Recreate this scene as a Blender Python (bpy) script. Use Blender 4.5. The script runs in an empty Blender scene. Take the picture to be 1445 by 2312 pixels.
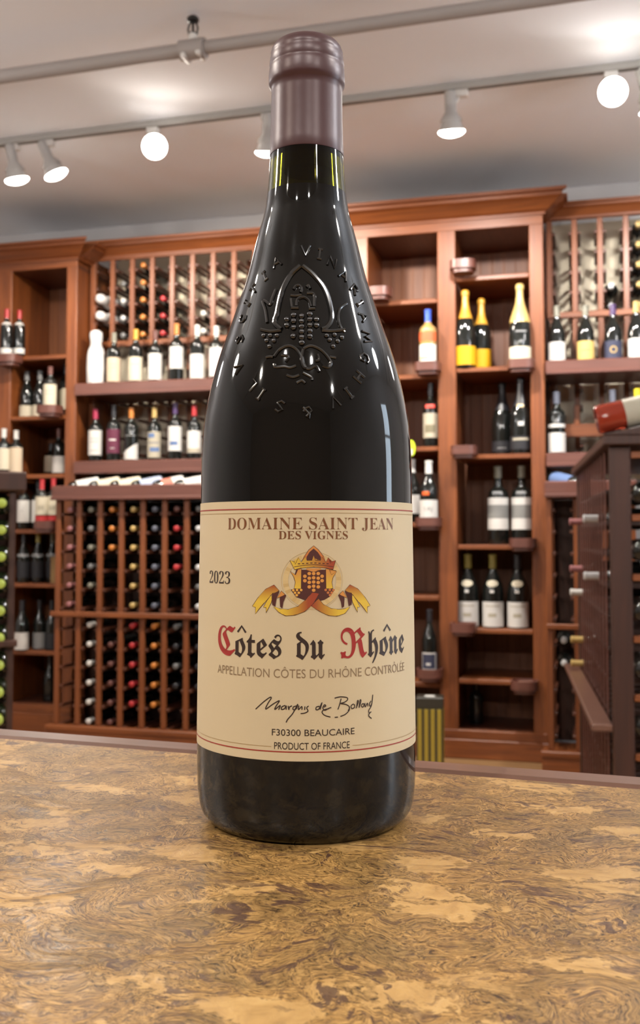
import bpy, bmesh, math, random
from mathutils import Vector, Matrix
random.seed(7)
S = bpy.context.scene
C = S.collection
R = math.radians
PI = math.pi

# ---------------------------------------------------------------- camera, world, light, exposure
BEAM_ASSUMED = 58.0                   # watts of each assumed spot lamp around the bar
BEAM = 98.0                       # watts of each shelf spot lamp's beam
EYE = 1.10                        # camera height above the shop floor
A = R(15.0)                       # the shelf wall is turned 15 degrees to the view
F_PX, CX, CY = 2310.0, 722.5, 1089.0
cam = bpy.data.cameras.new('camera')
cam.sensor_fit = 'VERTICAL'
cam.sensor_height = 36.0
cam.lens = F_PX / 2312.0 * 36.0
cam.shift_y = (CY - 1156.0) / 2312.0
cam.clip_start = 0.02
cam.dof.use_dof = True
cam.dof.focus_distance = 0.352
cam.dof.aperture_fstop = 28.0
cam_o = bpy.data.objects.new('camera', cam)
C.objects.link(cam_o)
cam_o.location = (0, 0, EYE)
cam_o.rotation_euler = (R(93.0), 0, 0)
S.camera = cam_o

wd = bpy.data.worlds.new('world'); S.world = wd; wd.use_nodes = True
wd.node_tree.nodes['Background'].inputs[0].default_value = (1.0, 0.93, 0.86, 1)
wd.node_tree.nodes['Background'].inputs[1].default_value = 0.2

S.view_settings.view_transform = 'Standard'
S.view_settings.look = 'None'
S.view_settings.gamma = 1.0
S.view_settings.use_curve_mapping = False
S.view_settings.exposure = 0.42
S.cycles.max_bounces = 6; S.cycles.diffuse_bounces = 3; S.cycles.glossy_bounces = 3; S.cycles.transmission_bounces = 6
S.cycles.adaptive_threshold = 0.02; S.cycles.caustics_reflective = False; S.cycles.caustics_refractive = False
BULB = 20.0                       # radiance of a shelf track bulb
DAY_ASSUMED = 7.0                         # radiance of the assumed daylight window
FILL_GLOBE = 82.0                     # radiance of the added fill globes
BULB_ASSUMED = 16.0                 # radiance of a bulb on the assumed tracks over the counter

def W(u, v, z):                   # wall frame (u along the shelves, v away from camera) -> world
    return Vector((u*math.cos(A) + v*math.sin(A), -u*math.sin(A) + v*math.cos(A), z))

# ---------------------------------------------------------------- materials
MATS = {}
def srgb(r, g, b):
    f = lambda c: (c/255/12.92) if c/255 <= .04045 else ((c/255+.055)/1.055)**2.4
    return (f(r), f(g), f(b), 1.0)

def mat(name, col, rough=.5, metal=0.0, spec=.5, coat=0.0, emit=None, strength=0.0, trans=0.0, ior=1.5):
    if name in MATS: return MATS[name]
    m = bpy.data.materials.new(name); m.use_nodes = True
    b = m.node_tree.nodes['Principled BSDF']
    b.inputs['Base Color'].default_value = col
    b.inputs['Roughness'].default_value = rough
    b.inputs['Metallic'].default_value = metal
    b.inputs['Specular IOR Level'].default_value = spec
    b.inputs['Coat Weight'].default_value = coat
    b.inputs['IOR'].default_value = ior
    b.inputs['Transmission Weight'].default_value = trans
    if emit:
        b.inputs['Emission Color'].default_value = emit
        b.inputs['Emission Strength'].default_value = strength
    MATS[name] = m
    return m

def wood(name, c1, c2, scale, rough=.45, coat=.08):
    m = mat(name, c1, rough, coat=coat)
    m.node_tree.nodes['Principled BSDF'].inputs['Coat Roughness'].default_value = .28
    nt = m.node_tree; N = nt.nodes; L = nt.links
    b = N['Principled BSDF']
    tc = N.new('ShaderNodeTexCoord'); mp = N.new('ShaderNodeMapping')
    mp.inputs['Scale'].default_value = scale
    L.new(tc.outputs['Object'], mp.inputs['Vector'])
    n = N.new('ShaderNodeTexNoise'); n.inputs['Scale'].default_value = 1.0
    n.inputs['Detail'].default_value = 5.0; n.inputs['Roughness'].default_value = .6; n.inputs['Distortion'].default_value = .8
    L.new(mp.outputs['Vector'], n.inputs['Vector'])
    r = N.new('ShaderNodeValToRGB')
    r.color_ramp.elements[0].position = .3; r.color_ramp.elements[0].color = c2
    r.color_ramp.elements[1].position = .72; r.color_ramp.elements[1].color = c1
    L.new(n.outputs['Fac'], r.inputs['Fac']); L.new(r.outputs['Color'], b.inputs['Base Color'])
    bp = N.new('ShaderNodeBump'); bp.inputs['Strength'].default_value = .06; bp.inputs['Distance'].default_value = .002
    L.new(n.outputs['Fac'], bp.inputs['Height']); L.new(bp.outputs['Normal'], b.inputs['Normal'])
    return m

WC1, WC2 = (.25, .073, .017, 1), (.12, .031, .008, 1)
wood_v = wood('mahogany_upright', WC1, WC2, (38, 38, 2.2))
wood_h = wood('mahogany_crosswise', WC1, WC2, (2.2, 38, 38))
wood_shaded = wood('mahogany_depthwise_shaded', (.11, .034, .015, 1), (.06, .018, .009, 1), (38, 2.2, 38))  # darker copy of the mahogany: shade on rails and inner panels put into the colour
wood_l = wood('mahogany_ledge', (.145, .052, .036, 1), (.09, .031, .022, 1), (2.0, 30, 30), .42, .2)
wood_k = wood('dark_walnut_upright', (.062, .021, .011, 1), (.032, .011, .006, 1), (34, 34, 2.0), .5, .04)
wood_kh = wood('dark_walnut_crosswise', (.035, .012, .007, 1), (.02, .007, .004, 1), (2.0, 34, 34), .5, .04)
wood_trim = wood('counter_edge_wood', (.17, .085, .058, 1), (.12, .058, .04, 1), (3, 60, 60), .3, .4)

def bead_board():
    m = wood('beadboard_back', (.24, .09, .036, 1), (.15, .052, .022, 1), (30, 30, 1.6), .5, 0)
    N = m.node_tree.nodes; L = m.node_tree.links
    tc = N.new('ShaderNodeTexCoord'); wv = N.new('ShaderNodeTexWave')
    wv.wave_type = 'BANDS'; wv.bands_direction = 'X'; wv.wave_profile = 'SAW'; wv.inputs['Scale'].default_value = 5.0
    L.new(tc.outputs['Object'], wv.inputs['Vector'])
    rp = N.new('ShaderNodeValToRGB'); rp.color_ramp.elements[0].position = .02; rp.color_ramp.elements[1].position = .09
    L.new(wv.outputs['Fac'], rp.inputs['Fac'])
    bp = N.new('ShaderNodeBump'); bp.inputs['Strength'].default_value = .6; bp.inputs['Distance'].default_value = .003
    L.new(rp.outputs['Color'], bp.inputs['Height']); L.new(bp.outputs['Normal'], N['Principled BSDF'].inputs['Normal'])
    return m
bead = bead_board()

def plaster(name, col, rough=.85):
    m = mat(name, col, rough, spec=.2)
    N = m.node_tree.nodes; L = m.node_tree.links
    n = N.new('ShaderNodeTexNoise'); n.inputs['Scale'].default_value = 60; n.inputs['Detail'].default_value = 4
    tc = N.new('ShaderNodeTexCoord'); L.new(tc.outputs['Object'], n.inputs['Vector'])
    bp = N.new('ShaderNodeBump'); bp.inputs['Strength'].default_value = .05; bp.inputs['Distance'].default_value = .004
    L.new(n.outputs['Fac'], bp.inputs['Height']); L.new(bp.outputs['Normal'], N['Principled BSDF'].inputs['Normal'])
    return m
m_ceil = plaster('ceiling_paint', (.83, .85, .885, 1))
m_wall = plaster('wall_paint', (.52, .51, .51, 1))
m_cream = plaster('cream_board', (.78, .70, .54, 1))
m_far = plaster('far_wall_paint', (.30, .22, .16, 1))
m_floor = wood('floor_boards', (.30, .18, .08, 1), (.20, .11, .045, 1), (1.5, 12, 12), .35, .2)
m_white = mat('white_enamel', (.62, .60, .57, 1), .4)
m_pipe = mat('painted_pipe', (.31, .28, .265, 1), .55)
m_track = mat('track_enamel', (.36, .345, .32, 1), .5)
m_head = mat('spot_housing', (.40, .385, .37, 1), .45)
m_black = mat('black_iron', (.012, .012, .012, 1), .4)
m_bulb = mat('bulb_glow', (.9, .9, .9, 1), .3, emit=(1.0, .93, .84, 1), strength=BULB)
m_bulb_assumed = mat('bulb_glow_assumed', (.9, .9, .9, 1), .3, emit=(1.0, .90, .78, 1), strength=BULB_ASSUMED)
m_bulb.cycles.emission_sampling = 'NONE'; m_bulb_assumed.cycles.emission_sampling = 'NONE'   # the lamp heads carry their own beams
m_glass = mat('dark_bottle_glass', (.008, .009, .008, 1), .08, spec=.6)
m_glass_g = mat('green_bottle_glass', (.012, .02, .008, 1), .08, spec=.6)
m_glass_hero = mat('hero_bottle_glass', (.0065, .0062, .0058, 1), .045, spec=.36)

m_glass_emb = mat('embossed_glass', (.0085, .0082, .0078, 1), .16, spec=.9)

def cork():
    m = bpy.data.materials.new('cork_marble'); m.use_nodes = True
    N = m.node_tree.nodes; L = m.node_tree.links; b = N['Principled BSDF']
    tc = N.new('ShaderNodeTexCoord')
    def noise(vec, scale, det=3, rough=.55, dist=0):
        n = N.new('ShaderNodeTexNoise'); n.inputs['Scale'].default_value = scale; n.inputs['Detail'].default_value = det
        n.inputs['Roughness'].default_value = rough; n.inputs['Distortion'].default_value = dist
        L.new(vec, n.inputs['Vector']); return n
    def ramp(fac, stops):
        r = N.new('ShaderNodeValToRGB'); e = r.color_ramp.elements
        while len(e) < len(stops): e.new(.5)
        for k, (p, c) in enumerate(stops):
            e[k].position = p; e[k].color = c if isinstance(c, tuple) else (c, c, c, 1)
        L.new(fac, r.inputs['Fac']); return r
    def mix(fac, a, bb, blend='MIX'):
        x = N.new('ShaderNodeMix'); x.data_type = 'RGBA'; x.blend_type = blend
        if isinstance(fac, float): x.inputs[0].default_value = fac
        else: L.new(fac, x.inputs[0])
        for k, s in ((6, a), (7, bb)):
            if isinstance(s, tuple): x.inputs[k].default_value = s
            else: L.new(s, x.inputs[k])
        return x.outputs[2]
    # flowing coordinates
    w1 = noise(tc.outputs['Object'], 30, 3, .5, .8)
    sub = N.new('ShaderNodeVectorMath'); sub.operation = 'SUBTRACT'; sub.inputs[1].default_value = (.5, .5, .5)
    L.new(w1.outputs['Color'], sub.inputs[0])
    scl = N.new('ShaderNodeVectorMath'); scl.operation = 'SCALE'; scl.inputs['Scale'].default_value = .052
    L.new(sub.outputs[0], scl.inputs[0])
    add = N.new('ShaderNodeVectorMath'); add.operation = 'ADD'
    L.new(tc.outputs['Object'], add.inputs[0]); L.new(scl.outputs[0], add.inputs[1])
    flow = add.outputs[0]
    mp = N.new('ShaderNodeMapping'); mp.inputs['Scale'].default_value = (.34, 1.0, 1.0); mp.inputs['Rotation'].default_value = (0, 0, R(20))
    L.new(flow, mp.inputs['Vector']); flow2 = mp.outputs['Vector']
    # fine swirling layers
    lines = noise(flow2, 820, 4, .7, .35)
    lr = ramp(lines.outputs['Fac'], [(.35, (.048, .024, .009, 1)), (.43, (.22, .124, .038, 1)), (.53, (.40, .232, .072, 1)), (.71, (.55, .338, .112, 1))])
    sw = noise(flow, 34, 2, .5, .4)
    sm_ = N.new('ShaderNodeMath'); sm_.operation = 'MULTIPLY_ADD'; sm_.inputs[1].default_value = 120.0
    L.new(sw.outputs['Fac'], sm_.inputs[0])
    wob = N.new('ShaderNodeMath'); wob.operation = 'MULTIPLY'; wob.inputs[1].default_value = 5.0
    L.new(lines.outputs['Fac'], wob.inputs[0]); L.new(wob.outputs[0], sm_.inputs[2])
    sn = N.new('ShaderNodeMath'); sn.operation = 'SINE'; L.new(sm_.outputs[0], sn.inputs[0])
    swr = ramp(sn.outputs[0], [(.0, (.42, .36, .30, 1)), (.35, (.9, .9, .9, 1)), (1.0, (1.12, 1.12, 1.1, 1))])
    tone = noise(flow, 50, 3, .5)
    tr = ramp(tone.outputs['Fac'], [(.35, (.66, .66, .66, 1)), (.62, (1.08, 1.04, 1.0, 1))])
    base0 = mix(1.0, lr.outputs['Color'], tr.outputs['Color'], 'MULTIPLY')
    base = mix(.36, base0, swr.outputs['Color'], 'MULTIPLY')
    # solid chips
    mp2 = N.new('ShaderNodeMapping'); mp2.inputs['Scale'].default_value = (.62, 1.15, 1.0); mp2.inputs['Rotation'].default_value = (0, 0, R(-12))
    scl2 = N.new('ShaderNodeVectorMath'); scl2.operation = 'SCALE'; scl2.inputs['Scale'].default_value = .35
    L.new(scl.outputs[0], scl2.inputs[0])
    add2 = N.new('ShaderNodeVectorMath'); add2.operation = 'ADD'
    L.new(tc.outputs['Object'], add2.inputs[0]); L.new(scl2.outputs[0], add2.inputs[1])
    w3 = noise(tc.outputs['Object'], 230, 3, .6)
    s3 = N.new('ShaderNodeVectorMath'); s3.operation = 'SUBTRACT'; s3.inputs[1].default_value = (.5, .5, .5); L.new(w3.outputs['Color'], s3.inputs[0])
    s4 = N.new('ShaderNodeVectorMath'); s4.operation = 'SCALE'; s4.inputs['Scale'].default_value = .014; L.new(s3.outputs[0], s4.inputs[0])
    a4 = N.new('ShaderNodeVectorMath'); a4.operation = 'ADD'; L.new(add2.outputs[0], a4.inputs[0]); L.new(s4.outputs[0], a4.inputs[1])
    L.new(a4.outputs[0], mp2.inputs['Vector'])
    vo = N.new('ShaderNodeTexVoronoi'); vo.inputs['Scale'].default_value = 58; vo.inputs['Randomness'].default_value = 1
    L.new(mp2.outputs['Vector'], vo.inputs['Vector'])
    sep = N.new('ShaderNodeSeparateColor'); L.new(vo.outputs['Color'], sep.inputs[0])
    pick = ramp(sep.outputs[0], [(.70, 0.0), (.715, 1.0)])
    ve = N.new('ShaderNodeTexVoronoi'); ve.feature = 'DISTANCE_TO_EDGE'; ve.inputs['Scale'].default_value = 58
    L.new(mp2.outputs['Vector'], ve.inputs['Vector'])
    er = ramp(ve.outputs['Distance'], [(.03, 0.0), (.10, 1.0)])
    chipmask = N.new('ShaderNodeMath'); chipmask.operation = 'MULTIPLY'
    L.new(pick.outputs['Color'], chipmask.inputs[0]); L.new(er.outputs['Color'], chipmask.inputs[1])
    cn = noise(flow, 120, 4, .6)
    chip = ramp(cn.outputs['Fac'], [(.25, (.36, .20, .064, 1)), (.55, (.52, .31, .105, 1)), (.8, (.58, .37, .145, 1))])
    c1 = mix(chipmask.outputs[0], base, chip.outputs['Color'])
    # dark bark veins and pores
    sp = noise(flow2, 170, 4, .65)
    sr = ramp(sp.outputs['Fac'], [(.545, 0.0), (.60, 1.0)])
    spm = noise(tc.outputs['Object'], 36, 2, .5)
    spr = ramp(spm.outputs['Fac'], [(.40, 0.25), (.58, 1.0)])
    dm = N.new('ShaderNodeMath'); dm.operation = 'MULTIPLY'
    L.new(sr.outputs['Color'], dm.inputs[0]); L.new(spr.outputs['Color'], dm.inputs[1])
    dk = N.new('ShaderNodeMath'); dk.operation = 'MULTIPLY'; dk.inputs[1].default_value = .85
    L.new(dm.outputs[0], dk.inputs[0])
    c2 = mix(dk.outputs[0], c1, (.06, .026, .02, 1))
    L.new(c2, b.inputs['Base Color'])
    b.inputs['Roughness'].default_value = .42
    b.inputs['Coat Weight'].default_value = .35; b.inputs['Coat Roughness'].default_value = .2
    bn = noise(flow2, 260, 3, .6)
    mixb = N.new('ShaderNodeMath'); mixb.operation = 'ADD'
    L.new(bn.outputs['Fac'], mixb.inputs[0]); L.new(lines.outputs['Fac'], mixb.inputs[1])
    bp = N.new('ShaderNodeBump'); bp.inputs['Strength'].default_value = .4; bp.inputs['Distance'].default_value = .0003
    L.new(mixb.outputs[0], bp.inputs['Height']); L.new(bp.outputs['Normal'], b.inputs['Normal'])
    L.new(bp.outputs['Normal'], b.inputs['Coat Normal'])
    return m
m_cork = cork()

# ---------------------------------------------------------------- mesh helpers
class MB:
    def __init__(s): s.v = []; s.f = []; s.mi = []; s.sm = []
    def add(s, vs, fs, mi=0, smooth=False):
        o = len(s.v); s.v += [tuple(p) for p in vs]
        for f in fs: s.f.append(tuple(o+i for i in f)); s.mi.append(mi); s.sm.append(smooth)
        return s
    def box(s, x0, x1, y0, y1, z0, z1, mi=0):
        v = [(x0,y0,z0),(x1,y0,z0),(x1,y1,z0),(x0,y1,z0),(x0,y0,z1),(x1,y0,z1),(x1,y1,z1),(x0,y1,z1)]
        return s.add(v, [(0,3,2,1),(4,5,6,7),(0,1,5,4),(1,2,6,5),(2,3,7,6),(3,0,4,7)], mi)
    def bbox(s, x0, x1, y0, y1, z0, z1, b=.003, mi=0):   # box with chamfered vertical and horizontal edges
        bm = bmesh.new(); bmesh.ops.create_cube(bm, size=1)
        for v in bm.verts:
            v.co = ((x0+x1)/2+v.co.x*(x1-x0), (y0+y1)/2+v.co.y*(y1-y0), (z0+z1)/2+v.co.z*(z1-z0))
        bmesh.ops.bevel(bm, geom=bm.edges[:], offset=b, segments=1, affect='EDGES', profile=.5)
        bm.verts.index_update()
        s.add([v.co[:] for v in bm.verts], [[v.index for v in f.verts] for f in bm.faces], mi)
        bm.free(); return s
    def lathe(s, prof, n=24, cx=0, cy=0, mi=0, cap=True, a0=0, a1=2*PI):
        full = abs(a1-a0-2*PI) < 1e-6
        m = n if full else n+1
        vs = []
        for (z, r) in prof:
            for k in range(m):
                t = a0+(a1-a0)*k/n
                vs.append((cx+r*math.sin(t), cy-r*math.cos(t), z))
        fs = []
        for j in range(len(prof)-1):
            for k in range(n):
                k2 = (k+1) % m if full else k+1
                fs.append((j*m+k, j*m+k2, (j+1)*m+k2, (j+1)*m+k))
        s.add(vs, fs, mi, True)
        if cap and full:
            if prof[0][1] > 1e-6:
                o = len(s.v); s.add([(cx+prof[0][1]*math.sin(2*PI*k/n), cy-prof[0][1]*math.cos(2*PI*k/n), prof[0][0]) for k in range(n)], [tuple(reversed(range(n)))], mi)
            if prof[-1][1] > 1e-6:
                s.add([(cx+prof[-1][1]*math.sin(2*PI*k/n), cy-prof[-1][1]*math.cos(2*PI*k/n), prof[-1][0]) for k in range(n)], [tuple(range(n))], mi)
        return s
    def prism(s, pts, y0, y1, mi=0):                      # polygon in (x,z) pushed along y
        n = len(pts)
        vs = [(x, y0, z) for x, z in pts] + [(x, y1, z) for x, z in pts]
        fs = [tuple(range(n)), tuple(reversed(range(n, 2*n)))]
        fs += [(k, k+n, (k+1) % n+n, (k+1) % n) for k in range(n)]
        return s.add(vs, fs, mi)
    def prism_x(s, pts, x0, x1, mi=0):                    # polygon in (y,z) pushed along x
        n = len(pts)
        vs = [(x0, y, z) for y, z in pts] + [(x1, y, z) for y, z in pts]
        fs = [tuple(range(n)), tuple(reversed(range(n, 2*n)))]
        fs += [(k, k+n, (k+1) % n+n, (k+1) % n) for k in range(n)]
        return s.add(vs, fs, mi)
    def tube(s, pts, r, n=8, mi=0, caps=True):
        pts = [Vector(p) for p in pts]; rings = []
        rr = r if isinstance(r, (list, tuple)) else [r]*len(pts)
        prev = None
        for k, p in enumerate(pts):
            t = (pts[min(k+1, len(pts)-1)] - pts[max(k-1, 0)]).normalized()
            if prev is None:
                a = t.orthogonal().normalized()
            else:
                a = (prev - t*prev.dot(t)).normalized()
            prev = a; b = t.cross(a)
            rings.append([p + (a*math.cos(2*PI*i/n)+b*math.sin(2*PI*i/n))*rr[k] for i in range(n)])
        vs = [q for ring in rings for q in ring]
        fs = [(j*n+i, j*n+(i+1) % n, (j+1)*n+(i+1) % n, (j+1)*n+i) for j in range(len(pts)-1) for i in range(n)]
        s.add(vs, fs, mi, True)
        if caps:
            s.add(rings[0], [tuple(reversed(range(n)))], mi); s.add(rings[-1], [tuple(range(n))], mi)
        return s
    def mesh(s, name, mats):
        me = bpy.data.meshes.new(name); me.from_pydata(s.v, [], s.f)
        if not isinstance(mats, (list, tuple)): mats = [mats]
        for m in mats: me.materials.append(m)
        me.polygons.foreach_set('material_index', s.mi); me.polygons.foreach_set('use_smooth', s.sm)
        me.validate(); me.update()
        if any(s.sm): me.set_sharp_from_angle(angle=R(42))
        return me

def obj(name, me, parent=None, loc=(0,0,0), rot=(0,0,0)):
    o = bpy.data.objects.new(name, me); C.objects.link(o)
    o.parent = parent; o.location = loc; o.rotation_euler = rot
    return o
def part(name, mb, mats, parent, loc=(0,0,0), rot=(0,0,0), label=None):
    o = obj(name, mb.mesh(name, mats), parent, loc, rot)
    if label: o['label'] = label
    return o
def thing(name, label, cat, loc=(0,0,0), rot=(0,0,0), group=None):
    o = obj(name, None, None, loc, rot); o.empty_display_size = .05
    o['label'] = label; o['category'] = cat
    if group: o['group'] = group
    return o
def struct(name, mb, mats, label, cat, loc=(0,0,0), rot=(0,0,0)):
    o = obj(name, mb.mesh(name, mats), None, loc, rot); o['kind'] = 'structure'; o['label'] = label; o['category'] = cat
    return o
WR = (0, 0, -A)

def catmull(pts, n=6):
    P = [pts[0]] + list(pts) + [pts[-1]]; out = []
    for i in range(1, len(P)-2):
        for k in range(n):
            t = k/n
            out.append(tuple(.5*((2*P[i][d]) + (-P[i-1][d]+P[i+1][d])*t + (2*P[i-1][d]-5*P[i][d]+4*P[i+1][d]-P[i+2][d])*t*t
                       + (-P[i-1][d]+3*P[i][d]-3*P[i+1][d]+P[i+2][d])*t**3) for d in range(len(P[i]))))
    out.append(tuple(pts[-1])); return out

# ---------------------------------------------------------------- the room
CEIL = 3.0
U0, U1, V0, V1 = -4.2, 3.4, -3.6, 5.66
struct('floor', MB().box(U0-.2, U1+.2, V0-.2, V1+.2, -.1, 0), m_floor, 'light brown wooden shop floor below the shelves', 'floor', W(0,0,0), WR)
struct('ceiling', MB().box(U0-.2, U1+.2, V0-.2, V1+.2, CEIL, CEIL+.1), m_ceil, 'pale painted ceiling above the wine shop', 'ceiling', W(0,0,0), WR)
struct('wall_back', MB().box(U0-.2, U1+.2, V1, V1+.12, 0, CEIL), m_wall, 'pale painted wall behind the wine shelves', 'wall', W(0,0,0), WR)
struct('wall_left', MB().box(U0-.12, U0, V0, V1, 0, CEIL), m_wall, 'cream side wall beyond the shelves, left of the bar', 'wall', W(0,0,0), WR)
struct('wall_right', MB().box(U1, U1+.12, V0, V1, 0, CEIL), m_wall, 'cream side wall beyond the shelves, right of the bar', 'wall', W(0,0,0), WR)

struct('wall_front', MB().box(U0-.2, U1+.2, V0-.12, V0, 0, CEIL), m_far, 'brown wall across the shop, facing the shelves', 'wall', W(0,0,0), WR)

wn = obj('assumed_window_1', None, None, W(U1, 1.95, 0), WR); wn['kind'] = 'structure'; wn['label'] = 'assumed tall narrow daylight window in the side wall by the bar'; wn['category'] = 'window'  # assumed window, out of view, added for the tall streak on the bottle
m_day_assumed = mat('assumed_daylight_pane', (.5, .6, .7, 1), .1, emit=(.72, .86, 1.0, 1), strength=DAY_ASSUMED)
for k in range(3): part('pane', MB().box(-.012, -.006, -.30, .30, .42+.70*k, 1.08+.70*k), m_day_assumed, wn)
for k in range(4): part('muntin', MB().bbox(-.03, -.001, -.30, .30, .38+.70*k, .42+.70*k, .003), m_white, wn)
for sg in (-1, 1): part('jamb', MB().bbox(-.04, -.001, sg*.325-.025, sg*.325+.025, .36, 2.54, .003), m_white, wn)

# ---------------------------------------------------------------- bar counter
AC = math.atan2(.5543-.4443, .1371+.1714)       # slope of the counter's far edge
CTOP = EYE - .104
edge0 = Vector((-.1714, .5543, 0))
cn = thing('bar_counter', 'swirled tan cork bar counter with dark wooden edge strip under the tall bottle', 'counter', (-.0171, .4992, 0), (0, 0, -AC))
part('cork_top', MB().bbox(-1.3, 1.3, -.78, -.0165, CTOP-.035, CTOP, .002), m_cork, cn, label='cork slab with swirling brown and tan flakes')
part('edge_strip', MB().bbox(-1.3, 1.3, -.016, .004, CTOP-.05, CTOP+.0006, .003), wood_trim, cn, label='dark wooden edging strip')
part('body', MB().bbox(-1.26, 1.26, -.72, -.03, 0, CTOP-.036, .004), wood_h, cn)

# ---------------------------------------------------------------- the tall bottle on the counter
BOT = thing('wine_bottle', 'large dark red wine bottle with embossed shoulder and cream label standing on cork counter', 'wine bottle', (-.00508, .385, CTOP))
P0 = [(.0015,.0362),(.0040,.0384),(.0080,.0396),(.0125,.0401),(.0170,.0403),(.031,.0404),(.073,.04005),(.1155,.03955),(.1288,.03946),(.1387,.0391),(.1487,.03816),(.1605,.03574),(.1715,.03281),(.1836,.02853),(.1928,.02555),(.2008,.02281),(.2134,.01974),(.2216,.01757),(.2272,.01605),(.2350,.01500),(.241,.01450),(.2496,.01393),(.2531,.01375),(.273,.0132)]
def smooth_profile(p, it=2):
    q = catmull(p, 5)
    for _ in range(it):
        q = [q[0]] + [((a[0]+2*b[0]+c[0])/4, (a[1]+2*b[1]+c[1])/4) for a, b, c in zip(q, q[1:], q[2:])] + [q[-1]]
    return q
PF = smooth_profile(P0, 3)
def rad(z):
    for (z0, r0), (z1, r1) in zip(PF, PF[1:]):
        if z0 <= z <= z1: return r0+(r1-r0)*(z-z0)/max(z1-z0, 1e-9)
    return PF[0][1] if z < PF[0][0] else PF[-1][1]
def rs(phi, z, off):                              # point on the bottle skin
    r = rad(z)+off
    return (r*math.sin(phi), -r*math.cos(phi), z)
WINE = .2338                                      # level of the wine in the neck
low = [(0, .0325), (.0002, .0345)] + [q for q in PF if q[0] < WINE] + [(WINE, rad(WINE))]
g = part('glass_body', MB().lathe(low, 128, cap=True), m_glass_hero, BOT)
m_neck = mat('olive_neck_glass', (.13, .13, .008, 1), .03, trans=1.0, ior=1.5)
zz = [WINE + (.2515-WINE)*k/6 for k in range(7)]
nk = MB().lathe([(z, rad(z)) for z in zz] + [(z, rad(z)-.0034) for z in reversed(zz)] + [(zz[0], rad(zz[0]))], 96, cap=False)
part('glass_neck', nk, m_neck, BOT, label='clear olive green neck glass above the wine')
m_corkplug = mat('cork_plug', (.35, .2, .1, 1), .8)
part('cork', MB().lathe([(.2425,.0), (.2425,.0092), (.285,.0092), (.285,0)], 40, cap=False), m_corkplug, BOT)
# capsule
m_caps = mat('plum_capsule', srgb(74, 48, 50), .36, metal=.1, spec=.5)
cp = [(.2487,.01412),(.2492,.01425),(.253,.01398),(.262,.01372),(.273,.01358),(.2748,.01362),(.2757,.01400),(.2764,.01448),(.2775,.01466),(.2795,.01468),(.2815,.01452),(.2828,.01440),(.2832,.01425),(.2840,.01424),(.2846,.01438),(.2872,.01405),(.2878,.01388),(.2886,.01386),(.2891,.01390),(.2908,.01335),(.2921,.01245),(.2929,.01120),(.2932,.0095),(.2931,.006),(.2930,0)]
cap = part('capsule', MB().lathe(cp, 128, cap=False), m_caps, BOT, label='dull plum foil capsule over cork and lip')
N = m_caps.node_tree.nodes; L = m_caps.node_tree.links
n_ = N.new('ShaderNodeTexNoise'); n_.inputs['Scale'].default_value = 240; n_.inputs['Detail'].default_value = 3
b_ = N.new('ShaderNodeBump'); b_.inputs['Strength'].default_value = .10; b_.inputs['Distance'].default_value = .0004
tc_ = N.new('ShaderNodeTexCoord'); L.new(tc_.outputs['Object'], n_.inputs['Vector']); L.new(n_.outputs['Fac'], b_.inputs['Height']); L.new(b_.outputs['Normal'], N['Principled BSDF'].inputs['Normal'])

# moulded relief: (thickness, [(angle in mrad, height in 0.01 mm), ...])
EMB=[
 (3,[[-42,20055],[111,19726],[256,19205],[312,18574],[310,18047],[252,17723],[182,17603]]),
 (3,[[-92,20057],[-224,19727],[-309,19243],[-342,18719],[-351,18250],[-364,17894],[-273,17617]]),
 (2,[[181,17570],[318,17571],[455,17661]]),
 (2,[[-527,17683],[-392,17566],[-271,17584]]),
 (1.5,[[-423,19187],[-453,18832],[-473,18615],[-534,18736],[-600,18798],[-522,18410],[-462,17921]]),
 (1.2,[[557,18688],[446,18469],[397,18123],[406,17767],[454,17562]]),
 (1.2,[[-197,18916],[-129,18891],[-52,18920]]),
 (1.5,[[-163,19136],[-136,19262],[-86,19281],[-54,19155],[-69,19016]]),
 (1.5,[[15,19211],[41,19279],[60,19156]]),
 (1.5,[[15,18987],[92,18978],[115,18851],[107,18462]]),
 (1.5,[[-118,18490],[-107,18739],[-32,18830],[39,18708],[69,18459]]),
 (1.5,[[-179,18430],[-84,18422]]),
 (1.5,[[38,18386],[117,18401]]),
 (1.2,[[-193,18776],[-172,18468]]),
 (1.5,[[-320,16617],[-265,16871],[-175,16991],[-97,16878],[-36,16585],[-18,16322],[29,16139],[100,16247],[133,16040]]),
 (1.5,[[-22,16875],[52,16982],[142,16881],[214,16652],[253,16394],[224,16222],[171,16268]]),
 (1.5,[[-22,16849],[-36,16480],[-6,16165],[78,16261]]),
 (1.2,[[-408,16605],[-360,16625],[-328,16602]]),
 (1.2,[[-315,16342],[-294,16233],[-206,16241],[-147,16198],[-91,16262]]),
 (1.2,[[-175,15925],[-116,15848],[-58,15917]]),
 (1.2,[[-20,15999],[56,15845],[65,15727]]),
 (1.2,[[-80,15641],[-33,15726],[1,15623]]),
 (1.2,[[243,16603],[310,16573]]),
 (1.2,[[-244,16656],[-168,16593],[-194,16412]]),
 (1.2,[[125,16668],[137,16459],[101,16430]]),
]
GRP= [[-141,18132],[-45,18087],[49,18165],[-216,17975],[-137,17905],[-44,17888],[49,17960],[125,17965],[-209,17754],[-132,17663],[-42,17685],[48,17740],[122,17745],[-41,17494],[47,17521],[-131,17335],[-40,17287],[46,17320],[-38,17087]]
GRPS= [[-474,17431],[-392,17408],[-314,17390],[-426,17227],[-340,17205],[-382,17001],[229,17375],[320,17418],[402,17340],[259,17216],[346,17191],[290,16982]]
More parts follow.
